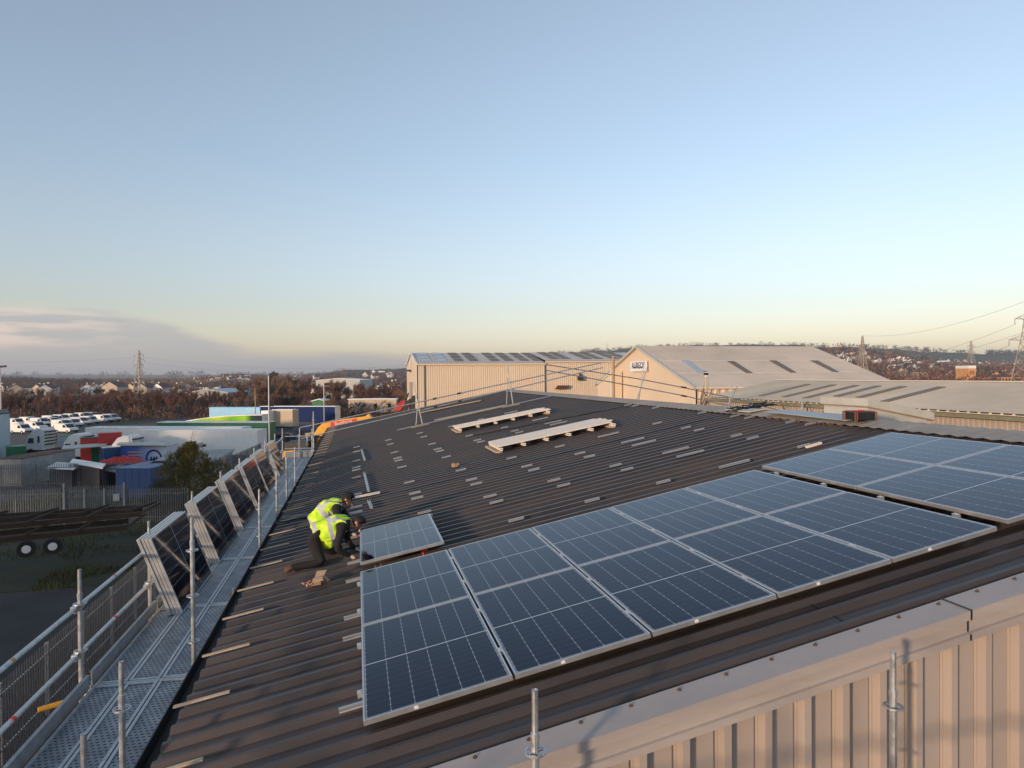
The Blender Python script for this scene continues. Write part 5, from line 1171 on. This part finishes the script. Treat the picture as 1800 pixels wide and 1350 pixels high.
exq([(497,793),(522,791),(522,808),(497,810)],2.4,'counterweight','yellow'); exq([(500,778),(540,776),(542,790),(500,793)],2.0,'engine_cover','dark'); exq([(545,762),(570,766),(566,790),(547,792)],1.4,'cab','glass')
for x in (505,535):
    p=at(x,815,DE); mb=MB(); mb.bar((p.x-1.2,p.y-.4,.45),(p.x-1.2,p.y+3,.45),.6,.8); 
    part('track',mb,'rubber',ex,True)
p=at(520,820,DE); mb=MB(); mb.box(p.x-1.4,p.y,.8,p.x+2.5,p.y+2.2,3.2); part('body',mb,'dark',ex,True)
mb=MB(); A=at(538,765,DE+.3);B=at(556,763,DE+.3); mb.bar(A,B,.4,.3); part('hydraulic_block',mb,'tan',ex,True)
# boom lift behind the far verge, red and black
DL_=44; bl=thing('boom_lift','red and black boom lift reaching up behind the far verge, left of the cream shed','boom lift',(at(700,700,DL_).x,at(700,700,DL_).y,0))
def blq(pts,wid,name,m_): P=[at(x,y,DL_) for x,y in pts]; mb=MB(); mb.prism(P,_F*wid); part(name,mb,m_,bl,True,bevel=.03)
blq([(690,722),(697,712),(708,702),(713,704),(711,712),(704,722)],.5,'boom','red'); blq([(699,712),(714,694),(718,690),(717,697),(703,714)],.3,'hydraulic_arm','dark'); blq([(707,725),(709,708),(722,700),(722,722)],.5,'machine_body','black'); blq([(722,720),(723,697),(729,695),(729,720)],.3,'hose_guard','black'); blq([(716,724),(716,715),(720,715),(720,724)],.4,'bracket','white')
p=at(700,740,DL_); mb=MB(); mb.box(p.x-.8,p.y,0,p.x+1,p.y+2,7); part('mast',mb,'dark',bl,True)
# a few tools piled by the palisade, blue drum stand behind excavator
for x,y,l,m_,c_ in ((537,749,'long blue tank lying beyond the excavator','blue','tank'),(485,756,'small blue bin left of the excavator','blue','bin')):
    p=onz(x,y,1.5); mb=MB(); mb.tube((p.x-(1.8 if x>500 else .3),p.y,.9),(p.x+(1.8 if x>500 else .3),p.y,.9),.6,12); mb.box(p.x-.4,p.y-.4,0,p.x+.4,p.y+.4,.5); single('storage_tank',mb,m_,l,c_)
for k in range(6):
    p=onz(492+k*7,770-(k%3)*3,1.2); mb=MB(); random.seed(k+90)
    for j in range(7): d=Vector((random.uniform(-1,1),random.uniform(-.6,.6),random.uniform(-.4,.5))); mb.bar(p+d*.7,p+d*.7+Vector((random.uniform(-.9,.9),.3,random.uniform(-.3,.3))),.3,.25)
    single('scrap_pile',mb,['dark','rust','timber','dark','galvdark','rust'][k],'pile of dark scrap behind the scaffold end, %s from the left'%ordn(k),'scrap')
# ================================================================= THE TWO WORKERS
def skin(name,nodes,mats,lv=2,pick=None):
    me=D.meshes.new(name); me.from_pydata([tuple(n[0]) for n in nodes],[(n[2],i) for i,n in enumerate(nodes) if n[2] is not None],[])
    o=D.objects.new(name,me); COL.objects.link(o); sk=o.modifiers.new('skin','SKIN'); sk.use_smooth_shade=True
    if not me.skin_vertices: 
        bm=bmesh.new(); bm.from_mesh(me); bm.verts.layers.skin.verify(); bm.to_mesh(me); bm.free()
    for i,n in enumerate(nodes):
        v=me.skin_vertices[0].data[i]; r=n[1]; v.radius=(r,r) if isinstance(r,(int,float)) else r; v.use_root=(i==0)
    ss=o.modifiers.new('sub','SUBSURF'); ss.levels=lv; ss.render_levels=lv
    bpy.context.view_layer.update(); ev=o.evaluated_get(bpy.context.evaluated_depsgraph_get()); m2=D.meshes.new_from_object(ev); D.objects.remove(o)
    m2.name=name; m2.materials.clear()
    for x in mats: m2.materials.append(M[x] if isinstance(x,str) else x)
    if pick:
        for p in m2.polygons: p.material_index=pick(p.center)
    for p in m2.polygons: p.use_smooth=True
    return m2
def vestmat(name,V0,V1,lat,bands,strap):
    ax=(V1-V0); ln=ax.length; ax=ax/ln
    def fn(nt,b,N,L):
        tc=N.new('ShaderNodeTexCoord'); 
        def dot(v,off):
            s=N.new('ShaderNodeVectorMath'); s.operation='SUBTRACT'; L.new(tc.outputs['Object'],s.inputs[0]); s.inputs[1].default_value=off
            d=N.new('ShaderNodeVectorMath'); d.operation='DOT_PRODUCT'; L.new(s.outputs[0],d.inputs[0]); d.inputs[1].default_value=v; return d.outputs['Value']
        s=MATH(N,L,'DIVIDE',dot(ax,V0),ln); l=MATH(N,L,'ABSOLUTE',dot(lat,V0))
        m_=None
        for c,w_ in bands:
            x=MATH(N,L,'LESS_THAN',MATH(N,L,'ABSOLUTE',MATH(N,L,'SUBTRACT',s,c)),w_); m_=x if m_ is None else MATH(N,L,'MAXIMUM',m_,x)
        x=MATH(N,L,'MULTIPLY',MATH(N,L,'GREATER_THAN',s,bands[-1][0]),MATH(N,L,'LESS_THAN',MATH(N,L,'ABSOLUTE',MATH(N,L,'SUBTRACT',l,strap)),.026)); m_=MATH(N,L,'MAXIMUM',m_,x)
        nz=N.new('ShaderNodeTexNoise'); nz.inputs['Scale'].default_value=9; L.new(tc.outputs['Object'],nz.inputs['Vector'])
        cr=N.new('ShaderNodeValToRGB'); L.new(nz.outputs['Fac'],cr.inputs[0]); cr.color_ramp.elements[0].position=.35; cr.color_ramp.elements[1].position=.65
        cr.color_ramp.elements[0].color=(.42,.80,.02,1); cr.color_ramp.elements[1].color=(.80,1.,.05,1)
        mx=N.new('ShaderNodeMix'); mx.data_type='RGBA'; L.new(m_,mx.inputs[0]); L.new(cr.outputs[0],mx.inputs[6]); mx.inputs[7].default_value=(.50,.52,.54,1); L.new(mx.outputs[2],b.inputs['Base Color'])
        b.inputs['Roughness'].default_value=.75
        n2=N.new('ShaderNodeTexNoise'); n2.inputs['Scale'].default_value=11; n2.inputs['Detail'].default_value=3; L.new(tc.outputs['Object'],n2.inputs['Vector']); bp=N.new('ShaderNodeBump'); bp.inputs['Strength'].default_value=.8; bp.inputs['Distance'].default_value=.03; L.new(n2.outputs['Fac'],bp.inputs['Height']); L.new(bp.outputs[0],b.inputs['Normal'])
    return graph(name,fn)
def hand(nm,w_,d,up,parent,orange):
    d=d.normalized(); sd=d.cross(up).normalized(); up=sd.cross(d).normalized(); N_=[(w_,.022,None),(w_+d*.035,.026,0),(w_+d*.065,.024,1)]
    for k in range(4):
        o=sd*(-.026+.0175*k); ln=(.055,.066,.062,.048)[k]; b=w_+d*.07+o; i=len(N_); N_+= [(b,.0095,2),(b+d*ln*.5-up*.006,.0088,i),(b+d*ln*.85-up*.022,.0078,i+1)]
    i=len(N_); N_+= [(w_+d*.03-sd*.034,.0105,1),(w_+d*.062-sd*.044-up*.012,.009,i)]
    lim=(w_+d*.055)
    return partm(nm,skin(nm,N_,['glove','gloveo'],2,(lambda c:1 if (c-lim).dot(d)>0 and orange else 0)),parent,True,smooth=False)
def person(label,J,seg,hair_dir,face_dir,hood,strap,wr):
    root=J['kneeR'].copy(); root.z-=.06; P_=thing('person',label,'person',root,group='workers fitting panels')
    names=['pelvis','spine','chest','upper','neck','headb']; R_n=[.125,.115,.125,.105,.052,.05]
    N_=[(J[n],R_n[i],i-1 if i else None) for i,n in enumerate(names)]
    idx={n:i for i,n in enumerate(names)}
    def ch(p,lst):
        q=idx[p]
        for n,r in lst: N_.append((J[n],r,q)); q=len(N_)-1; idx[n]=q
    hc=J['head']; 
    N_.append((hc,.082,5)); N_.append((hc+face_dir*.03+hair_dir*.02,.07,6))
    ch('upper',[('shR',.068),('elR',.046),('wrR',.033)]); ch('upper',[('shL',.068),('elL',.046),('wrL',.033)])
    ch('pelvis',[('hipR',.095),('knR_',.075),('kneeR',.062),('calfR',.058),('ankR',.042)]); ch('pelvis',[('hipL',.095),('knL_',.075),('kneeL',.062),('calfL',.058),('ankL',.042)])
    nk=J['neck']
    bme=None; body=partm('body',skin('body',N_,['cloth','skin'],2,lambda c:1 if ((c-hc).length<.13 or (c-J['headb']).length<.06) else 0),P_,True)
    V0,V1=seg; lat=(V1-V0).normalized().cross(Vector((0,0,1))).normalized(); vm=vestmat('hi_vis_vest_cloth',V0,V1,lat,((.17,.055),(.56,.055)),strap)
    VN_=[(J['pelvis'].lerp(J['spine'],.15),.165,None),(J['spine'],.160,0),(J['chest'],.158,1),(J['upper'],.132,2),(J['upper'].lerp(J['neck'],.6),.075,3),(J['shR'].lerp(J['upper'],.28),.085,3),(J['shL'].lerp(J['upper'],.28),.085,3)]
    if 'belly' in J: VN_+= [(J['belly'],.125,1),(J['hem'],.07,7)]
    vme=skin('hi_vis_vest',VN_,[vm],3)
    for v in vme.vertices:
        n_=noise.noise(Vector((v.co.x*7,v.co.y*7,v.co.z*16)))+.6*noise.noise(v.co*22); v.co+=v.normal*n_*.017
    partm('hi_vis_vest',vme,P_,True)
    # head details
    mb=MB(); bm=bmesh.new(); bmesh.ops.create_uvsphere(bm,u_segments=20,v_segments=14,radius=.098 if hood else .092)
    c=hc+hair_dir*.022-face_dir*(.018 if hood else .02); 
    for v in list(bm.verts):
        k=v.co.normalized(); n_=noise.noise(v.co*60)*.006; v.co+=k*n_
    dl=[v for v in bm.verts if v.co.normalized().dot(face_dir)>.52 and v.co.normalized().dot(hair_dir)<.45]; bmesh.ops.delete(bm,geom=dl,context='VERTS')
    me=D.meshes.new('hair'); bm.to_mesh(me); bm.free(); me.materials.append(M['cloth' if hood else 'hair'])
    for p in me.polygons: p.use_smooth=True
    h=link('beanie' if hood else 'hair',me,P_); h.location=c-root; so2=h.modifiers.new('s','SOLIDIFY'); so2.thickness=.006
    side=face_dir.cross(hair_dir).normalized()
    mb=MB(); q=hc+face_dir*.098-hair_dir*.012; mb.tube(q-face_dir*.02+hair_dir*.022,q+face_dir*.012,.009,8,r2=.012); part('nose',mb,'skin',P_,True,smooth=True)
    for s_ in (-1,1):
        q=hc+side*s_*.082-face_dir*.005; mb=MB(); mb.tube(q-side*s_*.006,q+side*s_*.010,.020,10,r2=.024); part('ear',mb,'skin',P_,True,smooth=True)
        q=hc+face_dir*.090+side*s_*.030+hair_dir*.012; mb=MB(); mb.tube(q,q+face_dir*.008,.010,8); part('eye',mb,'black',P_,True)
    q=hc+face_dir*.086-hair_dir*.045; mb=MB(); mb.bar(q-side*.024,q+side*.024,.010,.012); part('mouth',mb,mat('lips',(.25,.08,.06),.6),P_,True)
    for s_ in ('R','L'):
        w_=J['wr'+s_]; hand('glove',w_,wr[s_],Vector((0,0,1)),P_,s_=='R')
        a=J['ank'+s_]; t=J['toe'+s_]; d=(t-a).normalized(); partm('boot',skin('boot',[(a.lerp(J['calf'+s_],.2),.044,None),(a,.05,0),(a.lerp(t,.45),.050,1),(t,.036,2)],['boot'],2),P_,True)
    return P_
py_=lambda x,y,Y: ony(x,y,Y)
JA=dict(pelvis=py_(552,938,9.45),spine=py_(572,926,9.45),chest=py_(592,922,9.45),upper=py_(606,919,9.45),neck=py_(618,921,9.45),headb=py_(623,923,9.45),head=py_(630,921,9.43),
 shR=py_(600,929,9.27),elR=py_(592,967,9.16),wrR=py_(616,977,9.22),shL=py_(604,912,9.63),elL=py_(612,952,9.85),wrL=py_(624,964,9.66),
 hipR=py_(551,952,9.33),hipL=py_(553,946,9.58),kneeR=py_(569,1000,9.22),calfR=py_(540,1001,9.26),ankR=py_(511,997,9.30),toeR=py_(500,1014,9.28),
 kneeL=py_(600,985,9.74),calfL=py_(588,985,9.76),ankL=py_(580,985,9.80),toeL=py_(573,988,9.82),belly=py_(577,948,9.42),hem=py_(579,966,9.38))
JA['knR_']=JA['hipR'].lerp(JA['kneeR'],.55); JA['knL_']=JA['hipL'].lerp(JA['kneeL'],.55)
def fixfeet(J):
    for k in ('kneeR','kneeL'): J[k].z=rz(J[k].x)+.055
    for k in ('ankR','ankL'): J[k].z=max(J[k].z,rz(J[k].x)+.05)
    for k in ('toeR','toeL'): J[k].z=rz(J[k].x)+.03
    for k in ('calfR','calfL'): J[k].z=max(J[k].z,rz(J[k].x)+.055)
fixfeet(JA)
person('kneeling worker nearest the camera, bareheaded dark hair, yellow vest, gloved hand at the loose panel',JA,(py_(545,940,9.45),py_(612,921,9.45)),Vector((.80,0,.60)).normalized(),Vector((.30,-.42,-.86)).normalized(),False,.115,dict(R=Vector((.75,-.05,-.45)),L=Vector((.8,-.1,-.3))))
Yb=10.35
JB=dict(pelvis=py_(548,930,Yb),spine=py_(562,908,Yb),chest=py_(578,894,Yb),upper=py_(594,888,Yb),neck=py_(604,885,Yb),headb=py_(607,883,Yb),head=py_(612,879,Yb-.02),
 shR=py_(591,896,Yb-.19),elR=py_(598,928,Yb-.28),wrR=py_(618,938,Yb-.2),shL=py_(596,886,Yb+.18),elL=py_(612,914,Yb+.3),wrL=py_(630,932,Yb+.1),
 hipR=py_(550,940,Yb-.13),hipL=py_(552,936,Yb+.13),kneeR=py_(588,968,Yb-.12),calfR=py_(572,970,Yb-.1),ankR=py_(558,974,Yb-.08),toeR=py_(570,978,Yb-.1),
 kneeL=py_(592,962,Yb+.16),calfL=py_(576,966,Yb+.14),ankL=py_(562,970,Yb+.14),toeL=py_(574,972,Yb+.14))
JB['knR_']=JB['hipR'].lerp(JB['kneeR'],.55); JB['knL_']=JB['hipL'].lerp(JB['kneeL'],.55); fixfeet(JB)
person('crouching worker behind the other, black beanie, yellow vest with grey bands',JB,(py_(541,932,Yb),py_(600,886,Yb)),Vector((.62,0,.78)).normalized(),Vector((.62,-.35,-.70)).normalized(),True,.11,dict(R=Vector((.8,0,-.3)),L=Vector((.8,0,-.3))))
# ================================================================= AIR
mb=MB(); mb.box(-9600,-9600,-8,9600,10900,135)
def hz(nt,b,N,L):
    N.remove(b); v=N.new('ShaderNodeVolumePrincipled'); v.inputs['Color'].default_value=(.80,.86,.95,1); v.inputs['Density'].default_value=.00016; v.inputs['Anisotropy'].default_value=.2
    L.new(v.outputs[0],nt.nodes['Material Output'].inputs['Volume'])
M['haze']=graph('haze_air',hz)
hz_=link('haze',mb.mesh('haze','haze')); hz_['kind']='stuff'
